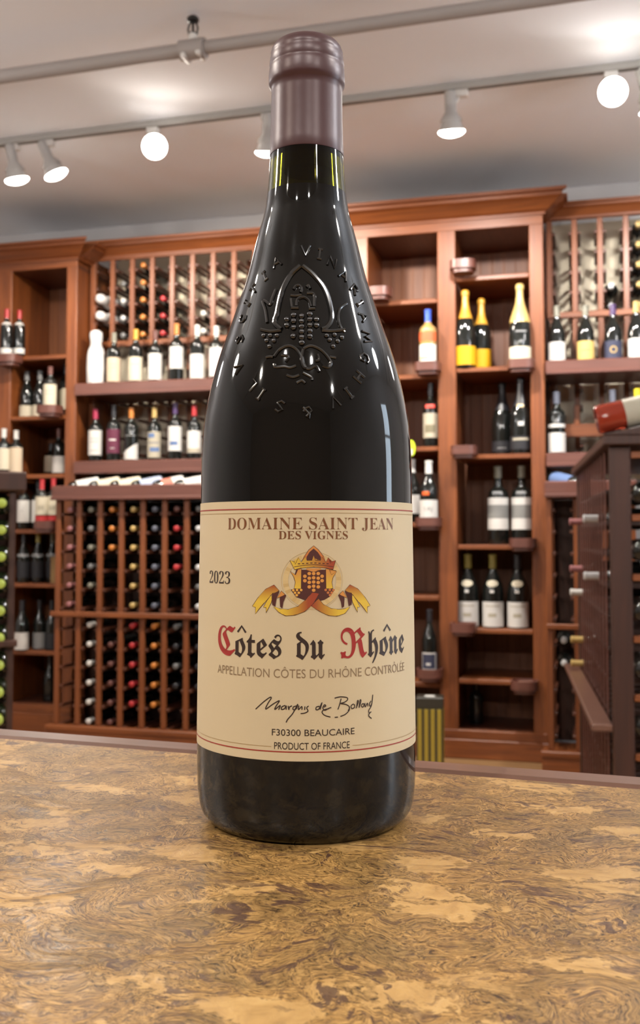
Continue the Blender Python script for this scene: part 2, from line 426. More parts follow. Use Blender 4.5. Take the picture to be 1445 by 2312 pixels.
RING= [('V',-2,20656),('I',232,20544),('N',435,20266),('A',609,19813),('R',760,19311),('I',808,18803),('A',802,18275),('M',756,17484),('G',653,16661),('H',542,15938),('I',413,15326),('V',271,14979),('&',28,14594),('S',-226,14821),('I',-418,15276),('L',-532,15623),('V',-738,16322),('S',-836,17439),('C',-916,18276),('I',-917,18857),('T',-849,19353),('I',-678,19812),('A',-489,20282)]

def surf_tube(mb, pts, r, n=8):
    q = catmull([(p[0]/1000, p[1]/100000) for p in pts], 5) if len(pts) > 2 else [(p[0]/1000, p[1]/100000) for p in pts]
    mb.tube([rs(a, z, r*.2) for a, z in q], r, n)
def surf_ball(mb, phi, z, r, n=10):
    c = Vector(rs(phi, z, r*.1)); vs = []; fs = []
    m = 6
    for j in range(m+1):
        th = PI*j/m
        for k in range(n):
            t = 2*PI*k/n; vs.append(c + Vector((math.sin(th)*math.cos(t), math.sin(th)*math.sin(t), math.cos(th)))*r)
    for j in range(m):
        for k in range(n): fs.append((j*n+k, (j+1)*n+k, (j+1)*n+(k+1) % n, j*n+(k+1) % n))
    mb.add(vs, fs, 0, True)
em = MB()
for r, p in EMB: surf_tube(em, p, .00052*(r**.55))
part('embossed_crest', em, m_glass_emb, BOT, label='raised mitre and keys moulded in the glass')
gm = MB()
for a, z in GRP: surf_ball(gm, a/1000, z/100000, .0012)
for a, z in GRPS: surf_ball(gm, a/1000, z/100000, .00098)
part('embossed_grapes', gm, m_glass_emb, BOT, label='raised grape clusters moulded in the glass')
GL = {'V':[[(-.4,1),(0,0),(.4,1)]], 'I':[[(0,0),(0,1)],[(-.2,0),(.2,0)],[(-.2,1),(.2,1)]], 'N':[[(-.35,0),(-.35,1),(.35,0),(.35,1)]],
      'A':[[(-.4,0),(0,1),(.4,0)],[(-.22,.4),(.22,.4)]], 'R':[[(-.3,0),(-.3,1),(.15,.95),(.3,.75),(.12,.52),(-.3,.5)],[(0,.5),(.35,0)]],
      'M':[[(-.5,0),(-.35,1),(0,.2),(.35,1),(.5,0)]], 'G':[[(.35,.85),(.05,1),(-.35,.75),(-.38,.3),(0,0),(.35,.15),(.35,.45),(.1,.45)]],
      'H':[[(-.35,0),(-.35,1)],[(.35,0),(.35,1)],[(-.35,.5),(.35,.5)]], '&':[[(.4,0),(-.15,.7),(-.05,1),(.18,.85),(-.3,.35),(-.1,0),(.2,.1),(.4,.4)]],
      'S':[[(.32,.85),(0,1),(-.3,.75),(0,.52),(.3,.25),(0,0),(-.35,.15)]], 'L':[[(-.25,1),(-.25,0),(.3,0)]], 'C':[[(.3,.85),(-.05,1),(-.35,.6),(-.3,.2),(0,0),(.32,.15)]],
      'T':[[(0,0),(0,1)],[(-.4,1),(.4,1)]]}
rm = MB()
for ch, a, z in RING:
    cz, ca = .1755, -.02
    r0 = rad(z/100000)
    dx, dz = (a/1000-ca)*r0, z/100000-cz
    out = math.atan2(dx, dz)                       # letter tops point outwards
    for st in GL[ch]:
        pp = []
        for x, y in st:
            lx, ly = x*.0040, (y-.5)*.0038
            X = lx*math.cos(out)+ly*math.sin(out); Y = -lx*math.sin(out)+ly*math.cos(out)
            pp.append((a/1000+X/r0, z/100000+Y))
        rm.tube([rs(p, q, .0001) for p, q in pp], .00050, 8)
part('embossed_lettering', rm, m_glass_emb, BOT, label='ring of raised capital letters moulded in the glass')

# ---- paper label
m_paper = mat('cream_label_paper', srgb(198, 182, 150), .55, spec=.3)
LZ0, LZ1, LPH = .0291, .1159, .075
def on_label(s, z, off=.00012):                   # s, z in millimetres on the paper
    z = z/1000; r = rad(z)+.0001; ph = s/1000/.0400
    r += off
    return (r*math.sin(ph), -r*math.cos(ph), z)
lzs = [LZ0+(LZ1-LZ0)*k/14 for k in range(15)]
lm = MB().lathe([(z, rad(z)+.0001) for z in lzs], 120, a0=LPH-R(112), a1=LPH+R(112))
LAB = part('label', lm, m_paper, BOT, label='cream paper label with crest and gothic lettering')
m_red = mat('label_red_ink', srgb(150, 38, 36), .5)
m_brown = mat('label_brown_ink', srgb(112, 66, 34), .45)
m_dark = mat('label_black_ink', srgb(44, 30, 26), .5)
m_grey = mat('label_grey_ink', srgb(132, 110, 84), .5)
m_beige = mat('label_beige_ink', srgb(170, 140, 95), .5)
def band(mb, s0, s1, z0, z1, off=.00012, n=None):
    n = n or max(2, int(abs(s1-s0)/1.5))
    vs = []
    for k in range(n+1):
        s_ = s0+(s1-s0)*k/n
        vs += [on_label(s_, z0, off), on_label(s_, z1, off)]
    mb.add(vs, [(2*k, 2*k+2, 2*k+3, 2*k+1) for k in range(n)])
rl = MB(); band(rl, -74, 80, 112.95, 113.3); band(rl, -74, 80, 32.0, 32.35)
part('red_rule', rl, m_red, LAB)
bl = MB(); band(bl, -74, 80, 111.7, 111.85); band(bl, -74, -11.2, 33.7, 33.85); band(bl, 16.2, 80, 33.7, 33.85)
part('beige_rule', bl, m_beige, LAB)

def frak(x): return ''.join(chr(0x1D56C+ord(k)-65) if 'A'<=k<='Z' else chr(0x1D586+ord(k)-97) if 'a'<=k<='z' else k for k in x)
def serif(x): return ''.join(chr(0x1D400+ord(k)-65) if 'A'<=k<='Z' else chr(0x1D7CE+ord(k)-48) if '0'<=k<='9' else k for k in x)
_dg = None
def text_mesh(body, offset=0.0):                  # flat glyph outlines as triangles
    cu = bpy.data.curves.new('t', 'FONT'); cu.body = body; cu.size = 1.0; cu.offset = offset; cu.resolution_u = 4
    o = bpy.data.objects.new('t', cu); C.objects.link(o)
    dg = bpy.context.evaluated_depsgraph_get(); dg.update()
    me = bpy.data.meshes.new_from_object(o.evaluated_get(dg))
    vs = [v.co[:] for v in me.vertices]; fs = [tuple(p.vertices) for p in me.polygons]
    bpy.data.objects.remove(o); bpy.data.curves.remove(cu); bpy.data.meshes.remove(me)
    return vs, fs
def text_fit(mb, body, s0, s1, base, cap_h=None, offset=0.0, ref=None, mi=0):
    vs, fs = text_mesh(body, offset)
    if not vs: return
    x0 = min(v[0] for v in vs); x1 = max(v[0] for v in vs)
    kx = (s1-s0)/(x1-x0); ky = cap_h/(ref or max(v[1] for v in vs))
    mb.add([on_label(s0+(v[0]-x0)*kx, base+v[1]*ky) for v in vs], fs, mi)
t = MB(); text_fit(t, serif('DOMAINE SAINT JEAN'), -29.7, 35.4, 106.25, 4.0, -.010); text_fit(t, serif('DES VIGNES'), -9.0, 14.9, 102.95, 2.75, -.006)
part('estate_name', t, m_brown, LAB, label='brown serif capitals naming the estate in two lines')
t = MB(); text_fit(t, serif('2023'), -40.6, -28.2, 87.4, 4.4, -.014)
part('vintage', t, m_dark, LAB, label='vintage year 2023')
def gothic(mb, body, s0, s1, mi): text_fit(mb, frak(body), s0, s1, 63.0, 6.0, .004, ref=.49, mi=mi)
t = MB()
text_fit(t, frak('C'), -34.2, -25.4, 63.2, 9.9, .0, mi=0)
text_fit(t, frak('otes'), -25.6, -7.8, 63.1, 6.1, .004, ref=.50, mi=1)
text_fit(t, frak('du'), -2.9, 6.7, 63.0, 6.1, .004, ref=.50, mi=1)
text_fit(t, frak('R'), 12.0, 22.0, 63.2, 9.9, .004, mi=0)
text_fit(t, frak('hone'), 22.4, 41.6, 63.1, 6.1, .004, ref=.50, mi=1)
def stroke(mb, pts, w, off=.00012, mi=0, closed=False):   # inked line of width w (mm)
    P = [Vector(p) for p in pts]; n = len(P)
    if closed: P = P+[P[0]]; n += 1
    le, ri = [], []
    for k in range(n):
        a = P[k-1] if k > 0 else (P[-2] if closed else P[k]); b = P[k+1] if k < n-1 else (P[1] if closed else P[k])
        d = b-a
        if d.length < 1e-9: d = Vector((1, 0))
        d.normalize(); nn = Vector((-d.y, d.x))*w/2
        le.append(P[k]+nn); ri.append(P[k]-nn)
    vs = [on_label(q.x, q.y, off) for pr in zip(le, ri) for q in pr]
    mb.add(vs, [(2*k, 2*k+1, 2*k+3, 2*k+2) for k in range(n-1)], mi)
for cx_ in (-22.7, 31.2): stroke(t, [(cx_-1.7, 71.2), (cx_, 73.3), (cx_+1.7, 71.2)], .75, mi=1)
part('wine_name', t, [m_red, m_dark], LAB, label='large gothic lettering with two red capitals')
t = MB(); text_fit(t, 'APPELLATION CÔTES DU RHÔNE CONTRÔLÉE', -34.2, 41.7, 56.6, 2.95, -.006, ref=.70)
part('appellation', t, m_grey, LAB, label='grey capitals naming the appellation')
t = MB(); text_fit(t, 'F30300 BEAUCAIRE', -11.0, 17.0, 37.5, 2.15, .0, ref=.70); text_fit(t, 'PRODUCT OF FRANCE', -10.2, 15.2, 33.0, 2.3, .0, ref=.70)
part('origin', t, m_dark, LAB, label='small dark capitals giving the place of origin')
SIG = [[(390,605),(440,555),(480,522),(490,525),(470,560),(455,600),(500,565),(540,540),(520,575),(512,600),(545,570),(535,600)],
 [(575,570),(555,580),(552,597),(570,592),(580,572),(580,598)], [(592,572),(596,598),(600,580),(615,572)],
 [(640,572),(622,580),(622,597),(640,590),(648,560),(620,620),(590,660),(580,682)], [(655,570),(652,597),(672,575),(672,597)], [(690,575),(688,598)],
 [(712,572),(700,585),(708,605),(690,618),(665,622)], [(775,575),(757,580),(755,597),(772,592),(790,550),(778,597)],
 [(800,582),(812,574),(805,566),(795,585),(805,602),(830,590),(845,585)], [(830,592),(800,600),(790,615),(805,635),(840,648)], [(865,651),(885,650)], [(900,646),(930,635),(955,610),(955,590)],
 [(905,530),(895,570),(885,600)], [(865,525),(900,518),(940,525),(945,540),(925,555),(900,562),(935,570),(958,590),(948,612)],
 [(985,570),(968,580),(972,600),(990,592),(988,572)], [(1000,600),(1015,560),(1010,550),(1003,595)], [(1020,598),(1033,555),(1027,548),(1020,595)],
 [(1045,572),(1035,585),(1045,597),(1055,580),(1046,572)], [(1060,570),(1062,597),(1078,572),(1080,595)],
 [(1105,560),(1092,580),(1100,595),(1112,570),(1118,520),(1110,580),(1100,605),(1088,620),(1090,640),(1105,632),(1090,645),(1088,660),(1108,678)]]
t = MB()
for p in SIG:                                      # handwriting, in its own sheet units
    q = catmull([((x-735)*.0566+2.6, (600-y)*.0505+46.0) for x, y in p], 4)
    stroke(t, q, .34)
part('signature', t, m_dark, LAB, label='handwritten black signature')

# crest print: coloured flat shapes, drawn in sheet units
def cr(x, y): return ((x-740)*.0328+2.95, (450-y)*.0303+89.05)
m_print = bpy.data.materials.new('crest_print'); m_print.use_nodes = True
_n = m_print.node_tree.nodes; _a = _n.new('ShaderNodeVertexColor'); _a.layer_name = 'ink'
m_print.node_tree.links.new(_a.outputs[0], _n['Principled BSDF'].inputs['Base Color']); _n['Principled BSDF'].inputs['Roughness'].default_value = .5
YEL, RED, ORG, DRK, TAN = srgb(212,178,60), srgb(150,62,36), srgb(198,134,66), srgb(74,34,30), srgb(200,172,118)
crest = MB(); inks = []
def lerp(a, b, t): t = max(0, min(1, t)); return tuple(a[i]+(b[i]-a[i])*t for i in range(4))
def fill(pts, col, layer, outline=True):           # col: colour or function of sheet x,y
    bm = bmesh.new()
    f = bm.faces.new([bm.verts.new((x, y, 0)) for x, y in pts])
    bmesh.ops.triangulate(bm, faces=[f])
    xs = [p[0] for p in pts]
    for k in range(int(min(xs)//45), int(max(xs)//45)+1):       # keep every piece narrow enough to follow the round bottle
        bmesh.ops.bisect_plane(bm, geom=bm.verts[:]+bm.edges[:]+bm.faces[:], plane_co=(k*45+7.3, 0, 0), plane_no=(1, 0, 0))
    bmesh.ops.triangulate(bm, faces=bm.faces[:]); bm.verts.index_update()
    xy = [(v.co.x, v.co.y) for v in bm.verts]
    crest.add([on_label(*cr(x, y), off=.00010+layer*.00002) for x, y in xy], [[v.index for v in q.verts] for q in bm.faces])
    inks.extend([col(x, y) if callable(col) else col for x, y in xy]); bm.free()
    if outline: line(pts, 5, layer+.5, True)
def line(pts, w, layer, closed=False):
    n0 = len(crest.v)
    stroke(crest, [cr(x, y) for x, y in pts], w*.0315, .00010+layer*.00002, closed=closed)
    inks.extend([DRK]*(len(crest.v)-n0))
def disc(x, y, r, col, layer, n=14): fill([(x+r*math.cos(2*PI*k/n), y+r*math.sin(2*PI*k/n)) for k in range(n)], col, layer, False)
def mir(pts, c): return [(2*c-x, y) for x, y in reversed(pts)]
n_ring = 48
for k in range(n_ring):
    a0, a1 = 2*PI*k/n_ring, 2*PI*(k+1)/n_ring
    colr = lerp(srgb(206,182,132), srgb(188,158,104), random.random())
    fill([(727+r*math.cos(a), 450+r*math.sin(a)) for r, a in ((248,a0),(305,a0),(305,a1),(248,a1))], colr, 0, False)
line([(727+322*math.cos(2*PI*k/60), 450+322*math.sin(2*PI*k/60)) for k in range(60)], 0.1, 0, True)
_c = len(crest.v); stroke(crest, [cr(727+320*math.cos(2*PI*k/60), 450+320*math.sin(2*PI*k/60)) for k in range(60)], .13, .0001, closed=True); inks.extend([TAN]*(len(crest.v)-_c))
fill([(500,345),(545,385),(560,330),(920,330),(930,385),(978,342),(938,410),(925,470),(935,540),(962,552),(905,632),(850,665),(740,690),(640,662),(560,632),(505,552),(540,540),(550,470),(532,410)], DRK, 1, False)
gold = lambda x, y: lerp(ORG, YEL, (y-340)/190)
ls = [(572,345),(580,325),(615,322),(612,540),(540,540),(552,470),(538,415),(500,350),(556,388)]
fill(ls, gold, 2); fill(mir(ls, 740), gold, 2)
fill([(665,315),(815,315),(815,331),(765,335),(755,352),(725,352),(715,335),(665,331)], ORG, 2, False)
for x, y in [(650,403),(695,373),(740,373),(787,373),(827,403),(650,452),(695,425),(740,420),(787,425),(827,452),(695,470),(740,466),(787,472),(695,520),(740,512),(787,520),(740,557)]: disc(x, y, 19, srgb(206,142,66), 2)
for sgn in (0, 1):
    for x, y in [(532,558),(570,555),(612,555),(550,585),(588,585),(567,612)]: disc(x if not sgn else 1476-x, y, 14, srgb(214,160,70) if not sgn else srgb(186,112,62), 2)
fill([(615,245),(640,190),(690,110),(740,65),(790,110),(840,180),(865,245)], lambda x, y: lerp(ORG, srgb(190,100,50), (y-80)/150), 2)
fill([(668,240),(668,188),(700,132),(740,96),(785,140),(815,190),(812,240)], DRK, 3, False)
crw = [(495,228),(535,240),(550,272),(585,195),(612,248),(655,185),(672,228),(722,228),(728,205),(740,172),(752,205),(758,228),(810,228),(825,185),(865,248),(890,195),(915,262),(932,240),(970,228),(940,330),(870,312),(740,300),(610,312),(545,330)]
fill(crw, lambda x, y: lerp(YEL, RED, (x-520)/400), 4)
for k in range(8): fill([(578+k*42,250+abs(k-3.5)*3),(602+k*42,250+abs(k-3.5)*3),(602+k*42,260+abs(k-3.5)*3),(578+k*42,260+abs(k-3.5)*3)], DRK, 5, False)
line(catmull([(540,300),(640,282),(740,275),(840,282),(945,300)], 4), 6, 5)
rb = [(715,730),(790,650),(840,715),(920,760),(1000,772),(1060,766),(1125,745),(1070,815),(980,845),(890,835),(800,790)]
fill(rb, lambda x, y: lerp(RED, YEL, (x-740)/260), 5)
ra = [(725,580),(795,595),(740,700),(650,790),(550,830),(450,838),(380,800),(325,740),(400,764),(480,770),(580,735),(660,660)]
fill(ra, lambda x, y: lerp(YEL, RED, (x-430)/260), 6)
t2 = [(300,612),(312,650),(300,700),(245,810),(245,752),(215,752),(250,682)]
t1 = [(330,500),(385,562),(300,612),(215,712),(165,772),(125,826),(125,752),(88,742),(150,650),(240,548)]
d1 = [(310,592),(390,570),(360,640),(345,740),(312,722),(305,650)]
d2 = [(410,565),(460,615),(430,690),(420,758),(396,742),(390,650)]
o2 = [(408,566),(447,608),(362,646)]
for M_ in (lambda p: p, lambda p: mir(p, 727)):
    fill(M_(t2), YEL, 3); fill(M_(t1), lambda x, y: lerp(RED, YEL, (y-500)/180), 4)
    fill(M_(d1), DRK, 4, False); fill(M_(d2), DRK, 4, False); fill(M_(o2), ORG, 5)
me = crest.mesh('crest', m_print)
ca = me.color_attributes.new('ink', 'FLOAT_COLOR', 'POINT')
for k, c in enumerate(inks): ca.data[k].color = c
o = obj('crest', me, LAB); o['label'] = 'printed crest of crowned grapes with gold and red ribbon'

# ---------------------------------------------------------------- bottles for the shelves
def capmat(name): return MATS['cap_'+name]
for nm, c, rg in [('grey',(.16,.16,.16,1),.35),('orange',(.62,.22,.04,1),.35),('gold',(.55,.38,.13,1),.32),('red',(.48,.03,.035,1),.35),('white',(.72,.70,.66,1),.4),
              ('brown',(.14,.05,.04,1),.4),('black',(.02,.02,.025,1),.35),('slate',(.12,.13,.17,1),.35),('pink',(.35,.14,.14,1),.4),('green',(.50,.62,.10,1),.35),
              ('magenta',(.38,.02,.07,1),.35),('purple',(.07,.035,.12,1),.35),('blue',(.03,.10,.55,1),.35),('yellow',(.85,.72,.02,1),.35),('silver',(.6,.6,.6,1),.3),
              ('amber',(.68,.34,.04,1),.3),('olive',(.30,.25,.06,1),.35),('dull',(.22,.21,.16,1),.4)]:
    mat('cap_'+nm, tuple(q*.82 for q in c[:3])+(1,), rg)
for nm, c in [('white',(.78,.76,.72,1)),('cream',(.75,.68,.52,1)),('peach',(.72,.58,.42,1)),('yellow',(.75,.55,.18,1)),('purple',(.16,.035,.07,1)),('navy',(.05,.055,.10,1)),
              ('gold_label',(.80,.42,.01,1)),('grey',(.30,.30,.30,1)),('beige',(.52,.47,.36,1)),('redlab',(.55,.04,.04,1)),('dim',(.25,.22,.14,1)),('blue',(.14,.22,.42,1)),('dark',(.03,.03,.035,1)),('pale_blue',(.45,.52,.68,1)),('coral',(.62,.22,.16,1))]:
    mat('paper_'+nm, tuple(q*.74 for q in c[:3])+(1,), .55, spec=.3)

SHAPES = {  # (height fraction, radius fraction)
 'bordeaux': [(0,.90),(.006,.97),(.02,1),(.60,1),(.64,.97),(.675,.86),(.70,.66),(.725,.48),(.76,.39),(.80,.365),(.955,.36),(.96,.40),(.985,.40),(.99,.36)],
 'burgundy': [(0,.90),(.006,.97),(.02,1),(.46,1),(.52,.965),(.58,.86),(.64,.70),(.70,.53),(.75,.42),(.80,.37),(.955,.355),(.96,.40),(.985,.40),(.99,.36)],
 'champagne': [(0,.90),(.006,.97),(.02,1),(.42,1),(.50,.96),(.58,.82),(.66,.62),(.74,.43),(.82,.33),(.92,.30),(.925,.36),(.96,.38),(.985,.34),(.995,.25)]}
_cache = {}
def cached(key, fn):
    if key not in _cache: _cache[key] = fn()
    return _cache[key]
def prof(shape, h, r): return [(z*h, q*r) for z, q in SHAPES[shape]]
def rad_at(p, z):
    for (z0, r0), (z1, r1) in zip(p, p[1:]):
        if z0 <= z <= z1: return r0+(r1-r0)*(z-z0)/max(1e-9, z1-z0)
    return p[-1][1]
def shell(p, z0, z1, off, n, a0=0, a1=2*PI, top=False, k=8):
    zs = sorted(set([z0, z1]+[z for z, _ in p if z0 < z < z1]))
    q = [(z, rad_at(p, z)+off) for z in zs]
    if top: q += [(q[-1][0]+.0015, q[-1][1]*.85), (q[-1][0]+.002, 0)]
    m = MB(); m.lathe(q, n, a0=a0, a1=a1, cap=False)
    return m
def bottle(label, loc, rot, shape='bordeaux', h=.30, r=.037, glass=None, cap='grey', capfrac=.80, paper=None, lab=(.1,.5), ang=75, group=None, n=24, name='wine_bottle', extra=None, cat='bottle'):
    b = thing(name, label, cat, loc, rot, group)
    h = round(h, 3); p = prof(shape, h, r); gl = glass or m_glass
    obj('glass', cached(('g', shape, h, r, gl.name, n), lambda: MB().lathe(p, n).mesh('glass', gl)), b)
    if cap:
        obj('capsule', cached(('c', shape, h, r, cap, capfrac, n), lambda: shell(p, capfrac*h, p[-1][0], .0007, n, top=True).mesh('capsule', capmat(cap))), b)
    lb = None
    if paper:
        lb = obj('label', cached(('l', shape, h, r, paper, lab, ang, n), lambda: shell(p, lab[0]*h, lab[1]*h, .0006, n, -R(ang), R(ang)).mesh('label', MATS['paper_'+paper])), b)
    if extra: extra(b, lb, p, h)
    return b
def printed(b, parent, p, name, z0, z1, a0, a1, m, h, off=.0011):
    mb = MB(); zs = [z0*h+(z1-z0)*h*k/3 for k in range(4)]
    mb.lathe([(z, rad_at(p, z)+off) for z in zs], max(6, int((a1-a0)/5)), a0=R(a0), a1=R(a1), cap=False)
    return obj(name, mb.mesh(name, m), parent)
def lettering(b, parent, p, h, body, zc, hh, width, m):
    vs, fs = text_mesh(body); x0 = min(v[0] for v in vs); x1 = max(v[0] for v in vs); ym = max(v[1] for v in vs)
    r_ = rad_at(p, zc*h)+.0012; mb = MB()
    mb.add([(r_*math.sin(((v[0]-x0)/(x1-x0)-.5)*width/r_), -r_*math.cos(((v[0]-x0)/(x1-x0)-.5)*width/r_), zc*h+(v[1]/ym-.5)*hh) for v in vs], fs)
    obj('lettering', mb.mesh('lettering', m), parent)
ORD = ['first','second','third','fourth','fifth','sixth','seventh','eighth','ninth','tenth','eleventh','twelfth','thirteenth']

# ---------------------------------------------------------------- bookcase units
def crown_profile(d, z0, z1):                    # (v, z) section, d = projection
    zm = z1-z0
    return [(0,z0),(-.012,z0),(-.012,z0+.12*zm),(-.03*d/.12,z0+.2*zm),(-.05*d/.12,z0+.36*zm),(-.075*d/.12,z0+.55*zm),(-.1*d/.12,z0+.66*zm),(-.1*d/.12,z0+.8*zm),(-d,z0+.84*zm),(-d,z1),(.02,z1),(.02,z0)]
def crown(root, x0, x1, zb, zt, d, left=True, right=True):
    pr = crown_profile(d, zb, zt); m = MB(); n = len(pr)
    # mitred ends: the ends step out with the profile
    va = [((x0+min(y, 0)) if left else x0, y, z) for y, z in pr]; vb = [((x1-min(y, 0)) if right else x1, y, z) for y, z in pr]
    m.add(va+vb, [tuple(reversed(range(n))), tuple(range(n, 2*n))]+[(k, (k+1) % n, (k+1) % n+n, k+n) for k in range(n)])
    for side, x, sg in ((left, x0, -1), (right, x1, 1)):          # returns along the sides
        if side:
            q = [(x+sg*(-min(y, 0)), z) for y, z in pr]
            q2 = [(x-sg*.004 if y >= 0 else x+sg*(-y), z) for y, z in pr]
            m.add([(a, 0 if True else 0, z) for a, z in q2]+[(a, .16, z) for a, z in q2], [tuple(range(n)), tuple(reversed(range(n, 2*n)))]+[(k, k+n, (k+1) % n+n, (k+1) % n) for k in range(n)])
    return part('crown_moulding', m, wood_h, root)
def platform(root_shelf, x, y, ztop, w=.13, ring=False):
    n = 36; m = MB(); h = .045
    def se(r, z): return [(x+r*math.copysign(abs(math.cos(t))**.62, math.cos(t)), y+r*math.copysign(abs(math.sin(t))**.62, math.sin(t)), z) for t in [2*PI*k/n for k in range(n)]]
    R0 = w/2
    rings = [se(R0*.8, ztop-.062), se(R0*.8, ztop-.046), se(R0, ztop-.044), se(R0, ztop), se(R0*.86, ztop), se(R0*.84, ztop-.014)]
    vs = [q for rr in rings for q in rr]
    fs = [(j*n+k, j*n+(k+1) % n, (j+1)*n+(k+1) % n, (j+1)*n+k) for j in range(len(rings)-1) for k in range(n)]
    fs += [tuple(reversed(range(n))), tuple((len(rings)-1)*n+k for k in range(n))]
    m.add(vs, fs)
    return part('display_platform', m, wood_l, root_shelf, label='rounded projecting platform with raised rim')

def bookcase(label, u0, u1, stiles, vf, vb, zbase, zop, zcb, zct, shelves, plats, left=True, right=True):
    b = thing('bookcase', label, 'bookcase', W(u0, vf, 0), WR)
    D = vb-vf
    for s0, s1 in stiles:
        part('stile', MB().bbox(s0-u0, s1-u0, 0, .025, zbase, zop+.01, .003), wood_v, b)
        part('side_panel', MB().box(s0-u0+.012, s1-u0-.012, .026, D-.014, zbase, zop+.09), wood_v, b)
    part('header', MB().bbox(0, u1-u0, -.002, .022, zop, zcb+.03, .003), wood_h, b)
    part('top_panel', MB().box(.01, u1-u0-.01, .024, D-.014, zop-.0, zop+.018), wood_shaded, b)
    part('back_panel', MB().box(.01, u1-u0-.01, D-.012, D, zbase, zop+.1), bead, b)
    part('plinth', MB().bbox(-.004, u1-u0+.004, -.012, .03, 0, zbase, .004), wood_h, b)
    part('bottom_rail', MB().bbox(.005, u1-u0-.005, -.004, .026, zbase, zbase+.045, .003), wood_h, b)
    part('bottom_panel', MB().box(.01, u1-u0-.01, .027, D-.014, zbase+.02, zbase+.04), wood_shaded, b)
    crown(b, 0, u1-u0, zcb, zct, .12, left, right)
    for (s0, s1, z) in shelves:
        sh = part('shelf', MB().bbox(s0-u0+.001, s1-u0-.001, .004, D-.016, z-.024, z, .004), wood_h, b)
        for (pu, pz) in plats:
            if s0-.03 <= pu <= s1+.03 and abs(pz-z) < .1:
                platform(sh, pu-u0, -.045, pz)
    return b
# large unit to the right of the bottle
SB1 = [2.312, 1.924, 1.553, 1.168, .798, .366]
SB2 = [2.414, 1.948, 1.508, 1.056, .640, .390]
bookcase('tall reddish mahogany bookcase with two bays of staggered shelves', -1.215, -.228, [(-1.215,-1.121),(-.757,-.665),(-.297,-.228)], 5.14, 5.60, .095, 2.652, 2.70, 2.80,
         [(-1.121,-.757,z) for z in SB1]+[(-.665,-.297,z) for z in SB2],
         [(-1.052,2.367),(-.80,1.972),(-.80,1.192),(-.80,.444),(-.62,2.478),(-.338,1.965),(-.622,1.547),(-.338,1.089),(-.632,.672),(-.338,.401)])
# unit at the edge of the frame
SL = [2.121, 1.778, 1.447, 1.137, .835, .459]
bookcase('mahogany bookcase with one bay of shelves beside the lattice wine rack', -3.42, -2.792, [(-3.42,-3.205),(-2.856,-2.792)], 5.14, 5.60, .12, 2.615, 2.655, 2.745,
         [(-3.205,-2.856,z) for z in SL], [(-3.185,2.121),(-2.925,1.824),(-2.93,1.183),(-3.19,1.459)], left=False)

# ---------------------------------------------------------------- lattice racks
def lattice(root, cols_u, z0, z1, rows, depth, pw=.028, pd=.02, rear=True, wv=None, wd_=None, y0=0.0):
    wv = wv or wood_v; wd_ = wd_ or wood_shaded
    pm = MB().bbox(-pw/2, pw/2, 0, pd, z0, z1, .002).mesh('post', wv)
    for u in cols_u: obj('post', pm, root, (u, y0, 0))
    if rear:
        rmesh = MB().box(-pw/2, pw/2, 0, pd, z0, z1).mesh('rear_post', wv)
        for u in cols_u: obj('rear_post', rmesh, root, (u, y0+depth-pd, 0))
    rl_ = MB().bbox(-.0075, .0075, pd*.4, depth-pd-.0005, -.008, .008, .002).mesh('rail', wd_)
    for j, z in enumerate(rows):
        for k, u in enumerate(cols_u):
            if k < len(cols_u)-1: obj('rail', rl_, root, (u+pw/2+.0077, y0, z-.0238))
            if k > 0: obj('rail', rl_, root, (u-pw/2-.0077, y0, z-.0238))
UK = [-2.778+.123*k for k in range(13)]
ROWU = [2.646-.0995*k for k in range(5)]
ROWL = [1.240-.1008*k for k in range(6)] + [.629-.1012*k for k in range(6)]
# upper rack, bookcase to bookcase
ur = thing('wine_rack', 'upper lattice wine rack with two bottle ledges between the two bookcases', 'wine rack', W(-2.79, 5.30, 0), WR)
uk = [u+2.79 for u in UK]
lattice(ur, uk, 2.21, 2.70, ROWU, .28)
for u in uk: obj('post', cached('lowpost', lambda: MB().bbox(-.014, .014, 0, .02, 1.95, 2.178, .002).mesh('post', wood_v)), ur, (u, .001, 0))
for u in uk: obj('rear_post', cached('rearpost', lambda: MB().box(-.014, .014, 0, .02, 1.40, 2.20).mesh('rear_post', wood_v)), ur, (u, .26, 0))
part('cross_rail', MB().bbox(.03, 1.57, -.012, .018, 2.178, 2.21, .003), wood_h, ur)
part('back_board', MB().box(0, 1.574, .34, .352, 1.40, 2.78), m_cream, ur, label='cream board behind the lattice')
part('end_post', MB().bbox(-.001, .03, -.005, .03, 1.38, 2.70, .003), wood_v, ur)
part('header', MB().bbox(-.001, 1.574, -.004, .018, 2.682, 2.74, .003), wood_h, ur)
crown(ur, -.001, 1.574, 2.694, 2.782, .075, False, False)
part('ledge', MB().bbox(0, 1.574, -.185, .255, 1.888, 1.948, .006).bbox(.004, 1.57, -.190, -.17, 1.878, 1.9, .004), wood_l, ur, label='glossy reddish bottle ledge')
part('ledge', MB().bbox(0, 1.574, -.185, .255, 1.452, 1.514, .006).bbox(.004, 1.57, -.190, -.17, 1.442, 1.462, .004), wood_l, ur, label='glossy reddish bottle ledge')
for j in range(4):
    z = 1.86-.0995*j
    for k in range(1, 12): obj('rail', cached('brail', lambda: MB().bbox(-.0075, .0075, .05, .259, -.008, .008, .002).mesh('rail', wood_shaded)), ur, (uk[k]+.022, 0, z))
